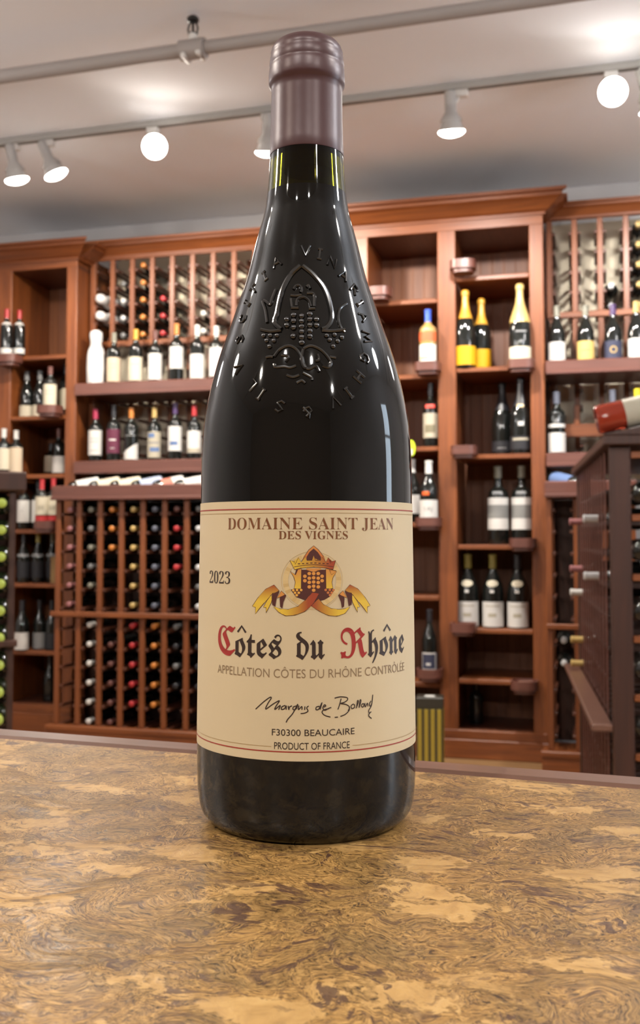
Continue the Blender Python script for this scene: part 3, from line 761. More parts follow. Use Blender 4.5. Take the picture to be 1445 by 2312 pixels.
# lower rack
lr_ = thing('wine_rack', 'lower lattice wine rack full of bottles under the sloping display tray', 'wine rack', W(-2.79, 4.94, 0), WR)
lattice(lr_, uk, .105, 1.31, ROWL, .30)
part('display_tray', MB().bbox(-.012, 1.574, -.03, .36, 1.293, 1.312, .004).bbox(-.012, 1.574, -.035, -.012, 1.300, 1.368, .005).bbox(-.014, 1.576, -.043, -.034, 1.290, 1.308, .003), wood_l, lr_, label='glossy reddish tray with raised front lip')
part('back_panel', MB().box(0, 1.574, .345, .357, .086, 1.29), wood_k, lr_)  # added dark sheet; the shade behind the rack is put into its colour
part('middle_rail', MB().bbox(-.02, 1.574, -.022, -.001, .672, .700, .004), wood_h, lr_)
part('base', MB().bbox(-.03, 1.574, -.03, .30, 0, .085, .004).bbox(-.034, 1.574, -.034, .02, .075, .103, .004), wood_h, lr_)
part('tray_support', MB().prism_x([(.14,1.3125),(.352,1.3125),(.352,1.352)], .005, 1.57), wood_l, lr_)
# right-hand racks
UR = [-.205+.126*k for k in range(6)]
rr = thing('wine_rack', 'upper lattice wine rack with gold capped bottles beside the tall bookcase', 'wine rack', W(-.22, 5.30, 0), WR)
ukr = [u+.22 for u in UR]
ROWR = [2.668-.1022*k for k in range(5)]
lattice(rr, ukr, 2.235, 2.73, ROWR, .28)
for u in ukr[1:]: obj('post', cached('lowpost_r', lambda: MB().bbox(-.014, .014, 0, .02, 1.965, 2.205, .002).mesh('post', wood_v)), rr, (u, .001, 0))
for u in ukr: obj('rear_post', cached('rearpost_r', lambda: MB().box(-.014, .014, 0, .02, 1.40, 2.22).mesh('rear_post', wood_v)), rr, (u, .262, 0))
for u in ukr[1:]: obj('post', cached('stub_r', lambda: MB().bbox(-.014, .014, 0, .02, 1.665, 1.76, .002).mesh('post', wood_v)), rr, (u, .02, 0))
for j in range(4):
    z = 1.86-.10*j
    for k in range(0, 5): obj('rail', cached('brail', lambda: None), rr, (ukr[k]+.022, 0, z))
part('back_board', MB().box(-.003, .68, .34, .352, 1.40, 2.79), m_cream, rr, label='cream board behind the lattice')
part('cross_rail', MB().bbox(0, .67, -.012, .018, 2.205, 2.235, .003), wood_h, rr)
part('cross_rail', MB().bbox(.06, .67, .012, .042, 1.60, 1.665, .003), wood_h, rr)
part('header', MB().bbox(-.005, .68, -.004, .018, 2.712, 2.76, .003), wood_h, rr)
crown(rr, -.005, .68, 2.715, 2.79, .06, False, False)
part('ledge', MB().bbox(-.005, .68, -.185, .258, 1.900, 1.962, .006).bbox(-.003, .678, -.19, -.17, 1.892, 1.912, .004), wood_l, rr, label='glossy reddish bottle ledge')
part('ledge', MB().bbox(-.005, .68, -.185, .258, 1.445, 1.506, .006).bbox(-.003, .678, -.19, -.17, 1.437, 1.457, .004), wood_l, rr, label='glossy reddish bottle ledge')
lo = thing('wine_rack', 'narrow lower wine rack with two grey capped bottles beside the tall bookcase', 'wine rack', W(-.22, 4.94, 0), WR)
ukl = [.012, .139, .265, .391]
ROWQ = [1.246-.1035*k for k in range(6)] + [.611-.1055*k for k in range(5)]
lattice(lo, ukl, .105, 1.28, ROWQ, .30)
part('display_tray', MB().bbox(-.004, .41, -.03, .36, 1.282, 1.30, .004).bbox(-.004, .41, -.035, -.012, 1.29, 1.357, .005).bbox(-.004, .41, -.043, -.034, 1.280, 1.298, .003), wood_l, lo, label='glossy reddish tray with raised front lip')
part('back_panel', MB().box(0, .41, .345, .357, .086, 1.28), wood_k, lo)  # added dark sheet here too, coloured for the unlit wall behind
part('middle_rail', MB().bbox(-.004, .41, -.022, -.001, .664, .690, .004), wood_h, lo)
part('base', MB().bbox(-.03, .41, -.03, .30, 0, .085, .004).bbox(-.034, .41, -.034, .02, .075, .103, .004), wood_h, lo)

# bottles lying in the racks
LYING = (PI/2, 0, -A)
def lie(u, vf, z, cap, label, group, shape='bordeaux', h=.295, r=.036, glass=None):
    return bottle(label, W(u, vf+h*.99+.012, z), LYING, shape, h, r, glass, cap, .80, group=group, n=16)
def colw(u, k, arr=UK): return (arr[k]+arr[k+1])/2
NAMEC = {'grey':'grey','orange':'orange','gold':'gold','red':'red','white':'white','brown':'brown','black':'black','slate':'slate grey','pink':'pinkish','silver':'silver','dull':'dull grey'}
LOW = {0:['pink']*6+[None]*6, 1:['dull','grey','dull','grey','dull',None]+['white']*6, 2:['orange']*3+[None]*4+['brown']*5, 3:['gold']*6+['red']*5+[None],
       4:['slate']*6+['orange']*5+[None], 5:['brown','red','red','red',None,None]+['grey','black','grey','black',None,None], 6:['grey','silver','grey','silver','grey','silver']+['black']*4+[None]*2}
for k, col in LOW.items():
    for j, c in enumerate(col):
        if c:
            lie(colw(0, k), 4.94, ROWL[j], c, '%s capped bottle lying in lower left rack, %s column from the bookcase, row %s from top' % (NAMEC[c], ORD[k], ORD[j]) if False else
                '%s-capped bottle, %s row down in %s column of the big lower rack' % (NAMEC[c], ORD[j], ORD[k]), 'bottles lying in the big lower rack')
UPP = {1:[None,'grey','silver','silver','grey'], 2:['orange']*5, 3:[None,None,'red','red','red'], 5:[None,None,None,'white','white']}
for k, col in UPP.items():
    for j, c in enumerate(col):
        if c: lie(colw(0, k), 5.30, ROWU[j], c, '%s-capped bottle, %s row down in %s column of the upper rack between bookcases' % (NAMEC[c], ORD[j], ORD[k]), 'bottles lying in the upper rack between the bookcases')
for j in range(5): lie((UR[3]+UR[4])/2-.002, 5.30, ROWR[j], 'gold', 'gold-capped bottle, %s from top in the upper rack near the picture edge' % ORD[j], 'gold capped bottles in the end rack')
for j in (3, 4): lie((UR[2]+UR[3])/2-.012, 5.30, ROWR[j], 'silver', 'silver-capped bottle, %s row down, beside the column of gold-capped bottles' % ORD[j], 'silver capped bottles in the end rack')
for j in (6, 7): lie(-.145, 4.94, ROWQ[j], 'silver', '%s grey-capped bottle below the middle rail of the narrow lower rack' % ('upper' if j == 6 else 'lower'), 'grey capped bottles in the narrow rack')

# bottles laid in the sloping trays
TILT = (PI/2+R(12), 0, -A-R(49))
for k, (px, pap, nm) in enumerate([(-2.70,'white','white and lilac'),(-2.575,'cream','cream'),(-2.45,'cream','pale ivory'),(-2.325,'pale_blue','pale blue'),(-2.20,'coral','coral and white'),(-2.075,'white','plain white')]):
    def xx(b, lb, p, h, k=k):
        if k == 4: printed(b, lb, p, 'label_panel', .14, .36, -178, 178, MATS['paper_white'], h)
    bottle('bottle with %s label lying in the sloping tray, %s from the bookcase' % (nm, ORD[k]), W(px+.085, 5.165, 1.399), TILT, 'bordeaux', .295, .037, None, 'black', .80, pap, (.14,.56), 178, 'bottles lying in the sloping tray', 20, extra=xx)
bottle('blue-labelled bottle lying in the tray of the narrow rack', W(-.20, 5.18, 1.386), (PI/2+R(12), 0, -A+R(38)), 'bordeaux', .295, .037, None, 'black', .80, 'blue', (.10,.58), 178, None, 20)

# ---------------------------------------------------------------- bottles standing on ledges and shelves
def stand(label, u, v, z, h, r, shape, cap, paper=None, lab=(.1,.5), group=None, capfrac=.80, glass=None, extra=None, ang=78, yaw=0.0, n=28):
    # turn the label a little towards the shop
    return bottle(label, W(u, v, z), (0, 0, -A+yaw), shape, h, r, glass, cap, capfrac, paper, lab, ang, group, n, extra=extra)
ZA, ZB = 1.9485, 1.5145
GA, GB = 'bottles standing on the upper ledge', 'bottles standing on the lower ledge'
YW = R(14)
def textlines(zs, w=34, m=None):
    def fn(b, lb, p, h):
        for z in zs: printed(b, lb, p, 'print_line', z, z+.012, -w, w, m or MATS['paper_grey'], h)
    return fn
# a tissue-wrapped bottle and two wrapped ends in the rack
m_tissue = mat('white_tissue', (.62, .61, .60, 1), .8)
def tissue(label, loc, rot, h, r, seed, short=False):
    b = thing('wrapped_bottle', label, 'bottle', loc, rot, 'bottles wrapped in white tissue')
    rnd = random.Random(seed)
    p = [(0,.93),(.04,1),(.30,1.02),(.52,.98),(.60,.92),(.66,.78),(.70,.62),(.74,.60),(.80,.68),(.88,.74),(.95,.66),(.985,.4),(1,.0)]
    m = MB(); nn = 28; vs = []; fs = []
    for z, q in p:
        for k in range(nn):
            w = 1+.035*math.sin(k*2.3+z*9+seed)+.03*rnd.uniform(-1, 1)
            t_ = 2*PI*k/nn; vs.append((q*r*w*math.sin(t_), -q*r*w*math.cos(t_), z*h))
    for j in range(len(p)-1):
        for k in range(nn): fs.append((j*nn+k, j*nn+(k+1) % nn, (j+1)*nn+(k+1) % nn, (j+1)*nn+k))
    fs.append(tuple(reversed(range(nn))))
    m.add(vs, fs, 0, True); part('tissue', m, m_tissue, b)
    tw = MB().lathe([(.70*h-.006, .63*r), (.70*h, .66*r), (.70*h+.008, .66*r), (.70*h+.014, .62*r)], 24, cap=False); part('tie_band', tw, m_white, b)
    return b
tissue('bottle wrapped in white tissue standing on the ledge beside the bookcase', W(-2.695, 5.19, ZA), (0,0,-A), .31, .049, 1)
tissue('tissue-wrapped bottle end in the rack, upper of two', W((UK[0]+UK[1])/2, 5.56, ROWU[2]+.010), LYING, .31, .039, 2)
tissue('tissue-wrapped bottle end in the rack, lower of two', W((UK[0]+UK[1])/2, 5.56, ROWU[3]+.010), LYING, .31, .039, 3)
stand('bottle with peach label and grey capsule, next to the wrapped bottle', -2.589, 5.2, ZA, .292, .0395, 'bordeaux', 'dull', 'peach', (.035,.50), GA, yaw=YW, extra=textlines((.36,.30)))
stand('bottle with cream label and orange capsule on the upper ledge', -2.456, 5.2, ZA, .304, .0405, 'bordeaux', 'amber', 'cream', (.035,.47), GA, yaw=YW, extra=textlines((.33,)))
stand('bottle with tall white label and dark red capsule on the upper ledge', -2.339, 5.2, ZA, .292, .039, 'bordeaux', 'brown', 'white', (.04,.54), GA, yaw=YW, extra=textlines((.38,)))
stand('bottle with raised white label and orange capsule on the upper ledge', -2.212, 5.2, ZA, .323, .039, 'bordeaux', 'orange', 'white', (.21,.585), GA, yaw=YW, extra=textlines((.42,.36)))
stand('bottle with white label and white capsule on the upper ledge', -2.09, 5.2, ZA, .309, .040, 'bordeaux', 'white', 'white', (.03,.46), GA, yaw=YW, extra=textlines((.3,)))
stand('bottle with white label half hidden behind the large bottle, upper ledge', -1.979, 5.2, ZA, .297, .039, 'bordeaux', 'white', 'white', (.05,.585), GA, yaw=YW)
stand('bottle with magenta capsule and white label at the end of the lower ledge', -2.698, 5.2, ZB, .300, .039, 'bordeaux', 'magenta', 'white', (.12,.585), GB, yaw=YW, extra=textlines((.42,.36,.2)))
def ex_purple(b, lb, p, h):
    printed(b, lb, p, 'print_line', .36, .385, -30, 30, MATS['paper_white'], h); printed(b, lb, p, 'print_line', .22, .23, -20, 20, MATS['paper_white'], h)
stand('bottle with purple label and black capsule on the lower ledge', -2.586, 5.2, ZB, .318, .038, 'bordeaux', 'black', 'purple', (.14,.56), GB, yaw=YW, extra=ex_purple)
def ex_slant(b, lb, p, h):
    mb = MB(); n = 16; r_ = p[2][1]+.0007; vs = []
    for k in range(n+1):
        a_ = R(-80+160*k/n); top = .16+.17*(.5+.5*math.sin(R(-90+180*k/n)))
        vs += [(r_*math.sin(a_), -r_*math.cos(a_), .025*h), (r_*math.sin(a_), -r_*math.cos(a_), top*h)]
    mb.add(vs, [(2*k, 2*k+2, 2*k+3, 2*k+1) for k in range(n)], 0, True); obj('label', mb.mesh('label', MATS['paper_white']), b)
    printed(b, b, p, 'print_line', .46, .475, -45, 45, MATS['paper_grey'], h, .001)
stand('bottle with slanting white label and orange capsule on the lower ledge', -2.479, 5.2, ZB, .299, .039, 'bordeaux', 'orange', None, (.1,.5), GB, yaw=YW, extra=ex_slant)
def ex_b4(b, lb, p, h):
    printed(b, lb, p, 'print_patch', .42, .50, -50, 10, MATS['paper_blue'], h); printed(b, lb, p, 'print_patch', .16, .24, -30, 55, MATS['paper_blue'], h); printed(b, lb, p, 'print_line', .31, .34, -50, 50, MATS['paper_grey'], h)
stand('bottle with beige and blue patterned label and gold capsule', -2.34, 5.2, ZB, .297, .037, 'bordeaux', 'gold', 'beige', (.05,.53), GB, yaw=YW, extra=ex_b4)
def ex_b5(b, lb, p, h): printed(b, lb, p, 'print_patch', .25, .32, -35, 30, MATS['paper_blue'], h)
stand('bottle with white label, blue picture and purple capsule', -2.217, 5.2, ZB, .318, .038, 'bordeaux', 'purple', 'white', (.155,.58), GB, yaw=YW, extra=ex_b5)
def ex_b6(b, lb, p, h): printed(b, lb, p, 'print_patch', .125, .20, -70, 70, MATS['paper_beige'], h)
stand('bottle with white label and bright red capsule on the lower ledge', -2.105, 5.2, ZB, .300, .038, 'bordeaux', 'red', 'white', (.12,.52), GB, yaw=YW, extra=ex_b6)

# bookcase beside the rack (at the frame edge)
YL = R(18)
def med(z0, z1, m):
    def fn(b, lb, p, h): printed(b, b, p, 'neck_band', z0, z1, -70, 70, m, h, .0012)
    return fn
GLs = 'bottles in the narrow bookcase'
stand('red-capped bottle on the top platform, nearer the frame edge', -3.205, 5.095, 2.1075, .28, .034, 'bordeaux', 'red', 'white', (.06,.18), GLs, .80, yaw=YL, extra=med(.66,.72,MATS['paper_white']))
stand('red-capped bottle on the top platform, second from the frame edge', -3.155, 5.145, 2.1215, .268, .033, 'bordeaux', 'red', 'white', (.05,.16), GLs, .80, yaw=YL, extra=med(.66,.72,MATS['paper_white']))
stand('squat bottle with low cream label on the second shelf, nearer the frame edge', -3.165, 5.25, 1.7785, .275, .040, 'burgundy', 'grey', 'cream', (.03,.26), GLs, yaw=YL)
stand('squat bottle with low cream label on the second shelf, second from the frame edge', -3.08, 5.25, 1.7785, .275, .040, 'burgundy', 'grey', 'cream', (.03,.26), GLs, yaw=YL)
stand('bottle with tall cream label and reddish capsule on the rounded platform', -2.925, 5.095, 1.8105, .235, .037, 'bordeaux', 'brown', 'cream', (.04,.56), GLs, yaw=YL, extra=textlines((.4,.32)))
stand('tall black-capped bottle behind the rounded platform bottle', -2.955, 5.32, 1.7785, .33, .036, 'bordeaux', 'black', 'dim', (.1,.5), GLs, yaw=YL)
stand('cream-labelled bottle against the side of the second shelf', -2.895, 5.24, 1.7785, .29, .036, 'bordeaux', 'slate', 'cream', (.14,.55), GLs, yaw=YL)
stand('pale-capped bottle behind the green-capped rack, nearer the frame edge', -3.215, 5.1, 1.4465, .26, .037, 'bordeaux', 'white', 'cream', (.10,.56), GLs, yaw=YL)
stand('tan-labelled bottle behind the green-capped rack, second from the frame edge', -3.155, 5.13, 1.4475, .25, .038, 'bordeaux', 'white', 'peach', (.05,.60), GLs, yaw=YL)
stand('short cream-labelled bottle at the back of the third shelf', -3.10, 5.42, 1.4475, .20, .038, 'bordeaux', 'black', 'cream', (.15,.62), GLs, yaw=YL)
stand('second short cream-labelled bottle at the back of the third shelf', -3.015, 5.42, 1.4475, .20, .038, 'bordeaux', 'black', 'cream', (.15,.62), GLs, yaw=YL)
stand('white-labelled bottle with dark red capsule on the third shelf', -2.965, 5.27, 1.4475, .27, .036, 'bordeaux', 'brown', 'white', (.05,.40), GLs, yaw=YL)
for k, nm in enumerate(('nearest the frame edge', 'in the middle', 'nearest the red-capped pair')):
    stand('white-labelled bottle on the fourth shelf, %s of three' % nm, -3.145+.075*k, 5.2+.03*k, 1.1375, .285, .036, 'bordeaux', 'black', 'white', (.14,.58), GLs, yaw=YL, extra=textlines((.36,), 8))
def ex_rr(b, lb, p, h): printed(b, b, p, 'lower_band', .03, .17, -78, 78, MATS['paper_redlab'], h, .0008); printed(b, lb, p, 'print_patch', .30, .40, -30, 30, MATS['paper_beige'], h)
stand('red-capped bottle with red-banded picture label, left of its pair', -2.955, 5.075, 1.1695, .245, .035, 'bordeaux', 'red', 'cream', (.19,.60), GLs, .76, yaw=YL, extra=ex_rr)
stand('red-capped bottle with red-banded picture label, right of its pair', -2.905, 5.11, 1.1695, .25, .035, 'bordeaux', 'red', 'cream', (.19,.60), GLs, .76, yaw=YL, extra=ex_rr)
for k, (c, nm) in enumerate((('black','black-capped'),('olive','olive-capped'),('dull','grey-capped'))):
    stand('%s dark bottle on the fifth shelf without a bright label' % nm, -3.14+.075*k, 5.2+.03*k, .8355, .285, .037, 'burgundy', c, 'dark', (.10,.42), GLs, yaw=YL, extra=med(.52,.57,MATS['paper_grey']))
cb = thing('cardboard_box', 'small brown box on the fifth shelf of the narrow bookcase', 'box', W(-2.905, 5.19, .8355), WR)
part('carton', MB().bbox(-.035, .035, -.04, .04, 0, .145, .002), mat('cardboard', (.22, .13, .05, 1), .8), cb)
part('flap', MB().bbox(-.033, .033, -.038, -.002, .1455, .149, .001).bbox(-.033, .033, .002, .038, .1455, .149, .001), mat('cardboard', (.22, .13, .05, 1), .8), cb)
stand('white-labelled bottle on the sixth shelf, nearest the frame edge', -3.118, 5.16, .4595, .28, .040, 'burgundy', 'black', 'white', (.02,.36), GLs, yaw=YL)
stand('white-labelled bottle on the sixth shelf, in the middle', -3.055, 5.24, .4595, .28, .038, 'burgundy', 'black', 'grey', (.02,.34), GLs, yaw=YL)
stand('dark bottle on the sixth shelf beside the lower rack', -2.965, 5.22, .4595, .28, .038, 'burgundy', 'black', 'dark', (.02,.34), GLs, yaw=YL)
stand('dark unlabelled bottle lying low on the bottom shelf', -3.02, 5.3, .1605, .26, .038, 'burgundy', 'black', None, group=GLs, yaw=YL)

# tall bookcase
GR = 'bottles in the tall bookcase'
def ex_blue(b, lb, p, h):
    printed(b, b, p, 'shoulder_label', .42, .58, -75, 75, mat('paper_orange', (.62, .10, .03, 1), .5), h, .001)
    printed(b, lb, p, 'print_line', .10, .14, -55, 10, MATS['paper_yellow'], h); printed(b, lb, p, 'print_line', .24, .26, -20, 50, MATS['paper_grey'], h)
m_clear = mat('pale_spirit_glass', (.32, .20, .07, 1), .08, spec=.6)
stand('blue-capped bottle with white and orange label on a rounded platform', -.80, 5.095, 1.9585, .287, .043, 'bordeaux', 'blue', 'white', (.03,.36), GR, .77, m_clear, extra=ex_blue)
def ex_x2(b, lb, p, h): printed(b, b, p, 'red_seal', .60, .655, -40, 40, mat('seal_red', (.6, .05, .03, 1), .5), h, .001); printed(b, lb, p, 'print_patch', .22, .34, -40, 40, MATS['paper_dim'], h)
stand('dark bottle with pale green picture label and red seal', -.803, 5.2, 1.5535, .332, .040, 'bordeaux', 'black', 'beige', (.14,.52), GR, extra=ex_x2)
def ex_x3(b, lb, p, h): printed(b, b, p, 'orange_seal', .415, .475, -35, 10, mat('seal_orange', (.75, .12, .02, 1), .5), h, .001); lettering(b, lb, p, h, 'TAJ', .19, .022, .05, MATS['paper_grey'])
stand('white-capped bottle with square white label on a rounded platform', -.80, 5.095, 1.1785, .300, .046, 'burgundy', 'white', 'white', (.04,.335), GR, .78, extra=ex_x3)
stand('white-labelled bottle half hidden behind the large bottle', -.905, 5.22, 1.1685, .330, .043, 'burgundy', 'white', 'white', (.14,.43), GR, .78)
def ex_x5(b, lb, p, h):
    printed(b, lb, p, 'label_edge', .02, .045, -60, 60, MATS['paper_white'], h); printed(b, lb, p, 'label_edge', .28, .305, -60, 60, MATS['paper_white'], h); printed(b, lb, p, 'label_edge', .045, .28, 52, 60, MATS['paper_white'], h); printed(b, lb, p, 'label_edge', .045, .28, -60, -52, MATS['paper_white'], h); printed(b, lb, p, 'print_patch', .1, .14, -20, 15, MATS['paper_white'], h)
stand('dark bottle with navy label edged in white on the lowest platform', -.80, 5.095, .4305, .305, .038, 'burgundy', 'black', 'navy', (.0201,.306), GR, extra=ex_x5)
stand('large champagne bottle with orange label and gold foil, nearer the middle upright', -.622, 5.185, 1.9485, .405, .0535, 'champagne', 'amber', 'gold_label', (.035,.275), GR, .63)
stand('slightly smaller champagne bottle with orange label and gold foil', -.549, 5.265, 1.9485, .375, .0500, 'champagne', 'amber', 'gold_label', (.03,.28), GR, .63)
def ex_y3(b, lb, p, h): printed(b, b, p, 'print_line', .37, .39, -20, 40, MATS['paper_grey'], h, .001)
stand('large champagne bottle with cream label and gold neck foil on a platform', -.342, 5.095, 1.9515, .395, .0535, 'champagne', 'gold', 'cream', (.02,.19), GR, .50, extra=ex_y3)
def ex_z1(b, lb, p, h):
    printed(b, b, p, 'white_tag', .36, .41, -12, 18, MATS['paper_white'], h, .001); printed(b, lb, p, 'print_line', .175, .205, -45, 45, MATS['paper_beige'], h); printed(b, b, p, 'gold_mark', .60, .64, -25, 25, MATS['cap_gold'], h, .001)
stand('large black champagne bottle with small white tag', -.350, 5.22, 1.5085, .393, .0545, 'champagne', 'black', 'dark', (.06,.23), GR, .62, extra=ex_z1)
stand('large black champagne bottle standing behind the tagged one', -.452, 5.33, 1.5085, .385, .0545, 'champagne', 'black', 'dark', (.06,.2), GR, .62, extra=textlines((.10,), 25))
def ex_w(b, lb, p, h): printed(b, lb, p, 'picture_band', .33, .50, -78, 78, mat('engraving_grey', (.20, .20, .19, 1), .6), h); printed(b, b, p, 'shoulder_glint', .64, .67, -30, 30, MATS['paper_grey'], h, .001)
for k, nm in enumerate(('farther from', 'nearer to')):
    stand('tall bottle with white label and grey engraved band, %s the outer upright' % nm, -.470+.118*k, 5.25, 1.0565, .400, .0525, 'bordeaux', 'dull', 'white', (.19,.59), GR, .84, extra=ex_w)
def ex_v(b, lb, p, h):
    m = MB(); rr_ = .034; z0 = .60*h
    vs = []; nn = 16
    for q in (.02, .25, .5, .75, 1.0):
        for k in range(nn):
            a_ = q*.031*math.cos(2*PI*k/nn); zz_ = z0+q*.017*math.sin(2*PI*k/nn); r_ = rad_at(p, zz_)+.0012
            vs.append((r_*math.sin(a_/r_), -r_*math.cos(a_/r_), zz_))
    m.add(vs, [tuple(range(nn))]+[(j*nn+k, (j+1)*nn+k, (j+1)*nn+(k+1) % nn, j*nn+(k+1) % nn) for j in range(4) for k in range(nn)]); obj('oval_label', m.mesh('oval_label', MATS['paper_cream']), b)
    printed(b, lb, p, 'print_patch', .15, .20, -22, 22, MATS['paper_beige'], h); printed(b, lb, p, 'print_line', .29, .305, -40, 40, MATS['paper_beige'], h)
    printed(b, b, p, 'small_tag', .475, .51, -12, 10, MATS['paper_white'], h, .001)
for k, (u, c, nm) in enumerate(((-.622,'olive','nearest the middle upright'),(-.497,'olive','in the middle'),(-.374,'black','nearest the outer upright'))):
    stand('burgundy bottle with oval neck label and white label, %s of three' % nm, u, 5.22, .6405, .370, .0530, 'burgundy', c, 'white', (.02,.355), GR, .80, extra=ex_v)
stand('dark bottle in the shadow of the lowest shelf', -.60, 5.35, .1355, .22, .036, 'bordeaux', 'black', None, group=GR)
# hanging yellow tag
tg = thing('price_tag', 'bright yellow-green tag on the shelf edge beside the large bottle', 'tag', W(-.895, 5.128, 1.545), WR)
part('card', MB().add([(x*.022, -.002, z) for x, z in [(math.cos(2*PI*k/20), math.sin(2*PI*k/20)*.042) for k in range(20)]], [tuple(range(20))]).add([(x*.022, 0.0, z) for x, z in [(math.cos(2*PI*k/20), math.sin(2*PI*k/20)*.042) for k in range(20)]], [tuple(reversed(range(20)))]), mat('tag_yellow', (.62, .80, .02, 1), .5), tg)
part('clip', MB().bbox(-.008, .008, -.006, .010, -.035, -.005, .001), m_white, tg)

# end rack ledges
GE = 'bottles on the ledges of the end rack'
stand('white-labelled bottle with grey capsule on the end ledge, next to the bookcase', -.168, 5.2, 1.9625, .288, .042, 'burgundy', 'dull', 'white', (.02,.345), GE, extra=textlines((.18,), 10))
def ex_c2(b, lb, p, h): printed(b, lb, p, 'print_line', .17, .195, -28, 28, MATS['paper_dim'], h)
stand('yellow-labelled bottle with grey capsule on the end ledge', -.029, 5.2, 1.9625, .283, .042, 'burgundy', 'dull', 'yellow', (.02,.345), GE, extra=ex_c2)
def ex_c3(b, lb, p, h):
    m = MB(); n = 24; vs = []
    for k in range(n):
        for q in (.018, .012):
            x_ = q*math.cos(2*PI*k/n); z_ = .17*h+q*math.sin(2*PI*k/n); r_ = rad_at(p, z_)+.0012; vs.append((r_*math.sin(x_/r_), -r_*math.cos(x_/r_), z_))
    m.add(vs, [(2*k, (2*k+2) % (2*n), (2*k+3) % (2*n), 2*k+1) for k in range(n)]); obj('gold_ring_print', m.mesh('gold_ring_print', MATS['cap_gold']), lb)
stand('bottle with slate purple label and gold ring on the end ledge', .102, 5.2, 1.9625, .28, .042, 'burgundy', 'purple', 'navy', (.02,.33), GE, extra=ex_c3)
stand('white-labelled bottle with gold capsule at the picture edge', .212, 5.2, 1.9625, .288, .042, 'burgundy', 'gold', 'white', (.02,.345), GE)
stand('bottle with large white label on the lower end ledge', -.174, 5.2, 1.5065, .312, .043, 'bordeaux', 'slate', 'white', (.02,.33), GE, extra=med(.415,.47,MATS['paper_white']))
stand('dark bottle with slate capsule standing behind the lying rosé bottle', .095, 5.2, 1.5065, .312, .040, 'burgundy', 'slate', 'dark', (.05,.3), GE)
stand('bottle with bright yellow capsule at the picture edge behind the end rack', .211, 5.2, 1.5065, .314, .040, 'bordeaux', 'yellow', 'white', (.05,.4), GE, .86)

# gift box on the floor
gb = thing('gift_box', 'gold and black vertically striped gift box standing on the floor', 'gift box', W(-.754, 4.80, 0), (0, 0, -A+R(6)))
m_gb = mat('box_black', (.03, .028, .02, 1), .35); m_gg = mat('box_gold', (.42, .33, .05, 1), .3, metal=.4)
part('body', MB().bbox(-.062, .062, -.05, .05, 0, .30, .002), m_gb, gb)
for k in range(4):
    part('gold_stripe', MB().bbox(-.054+.030*k, -.036+.030*k, -.0522, -.0502, .02, .298, .0005), m_gg, gb)
    part('gold_stripe', MB().bbox(.0622, .0642, -.040+.024*k, -.026+.024*k, .02, .298, .0005), m_gg, gb)
part('lid', MB().bbox(-.0635, .0635, -.0515, .0515, .301, .352, .002), m_gb, gb)
part('lid_highlight', MB().lathe([(.3522, .0), (.3522, .026), (.3530, .026), (.3530, 0)], 24, cap=False), mat('paper_silver', (.7, .7, .66, 1), .3), gb)  # pale disc painting a highlight on top of the lid

# ---------------------------------------------------------------- free-standing rack at the frame edge with green capsules
AF = R(-17)
fl = thing('wine_rack', 'dark free-standing rack with lime green capped bottles at the frame edge', 'wine rack', (-1.121, 3.77, 0), (0, 0, -AF))
ROWF = [1.219-.0975*k for k in range(9)]
lattice(fl, [-.0115, -.110, -.22], .06, 1.262, ROWF[:0], .30, .023, .02, True, wood_k, wood_kh)
part('top_slab', MB().bbox(-.27, .036, -.03, .33, 1.264, 1.335, .006), wood_k, fl)
part('base', MB().bbox(-.26, .0, -.005, .30, 0, .06, .004), wood_k, fl)
part('side_ledge', MB().bbox(-.27, .012, -.055, -.002, .700, .722, .003), wood_k, fl)
part('back_panel', MB().box(-.26, 0, .302, .312, .0, 1.26), wood_k, fl)
rlm = MB().bbox(-.007, .007, .021, .279, -.008, .008, .002).mesh('rail', wood_kh)
for z in ROWF:
    for dx in (-.035, .035): obj('rail', rlm, fl, (-.049+dx, 0, z-.0375))
for j, z in enumerate(ROWF):
    q = W(0, 0, 0)
    lx, ly = -.049, .295*.99-.050
    wx = -1.121+lx*math.cos(AF)+ly*math.sin(AF); wy = 3.77-lx*math.sin(AF)+ly*math.cos(AF)
    bottle('lime-green-capped bottle, %s from top in the dark free-standing rack' % ORD[j], (wx, wy, z), (PI/2, 0, -AF), 'bordeaux', .295, .040, m_glass_g, 'green', .80, group='lime green capped bottles', n=20)

# ---------------------------------------------------------------- free-standing rack on the other side, seen end-on
GA2 = -math.atan2(.274, 1.5)
fr = thing('wine_rack', 'dark free-standing lattice rack with a rosé bottle lying on top', 'wine rack', (.879, 3.1, 0), (0, 0, GA2))
part('corner_panel', MB().bbox(0, .062, 0, .03, .0, 1.372, .003), wood_k, fr)
part('top_slab', MB().bbox(-.02, .62, -.03, 1.52, 1.374, 1.405, .004), wood_k, fr)
part('back_post', MB().bbox(0, .06, 1.47, 1.5, 0, 1.372, .003), wood_k, fr)
part('side_ledge', MB().bbox(-.062, .0, .002, 1.5, .512, .535, .004), wood_trim, fr, label='paler projecting side ledge')
part('core_panel', MB().box(.30, .32, .03, 1.47, .02, 1.372), wood_k, fr)
part('base', MB().bbox(-.005, .6, .001, 1.5, 0, .06, .004), wood_k, fr)
YS = [.09+.115*k for k in range(13)]
pm = MB().bbox(0, .005, -.013, .013, .06, 1.372, .001).mesh('side_post', wood_l)
for y in YS[1:-1]: obj('side_post', pm, fr, (.002, y, 0))
rm_ = MB().bbox(.001, .297, -.006, .006, -.007, .007, .002).mesh('side_rail', wood_kh)
ROWS = [1.27-.1*k for k in range(12)]
for z in ROWS:
    for y in YS[1:-1]: obj('side_rail', rm_, fr, (.004, y+.018, z-.03)); obj('side_rail', rm_, fr, (.004, y-.018, z-.03))
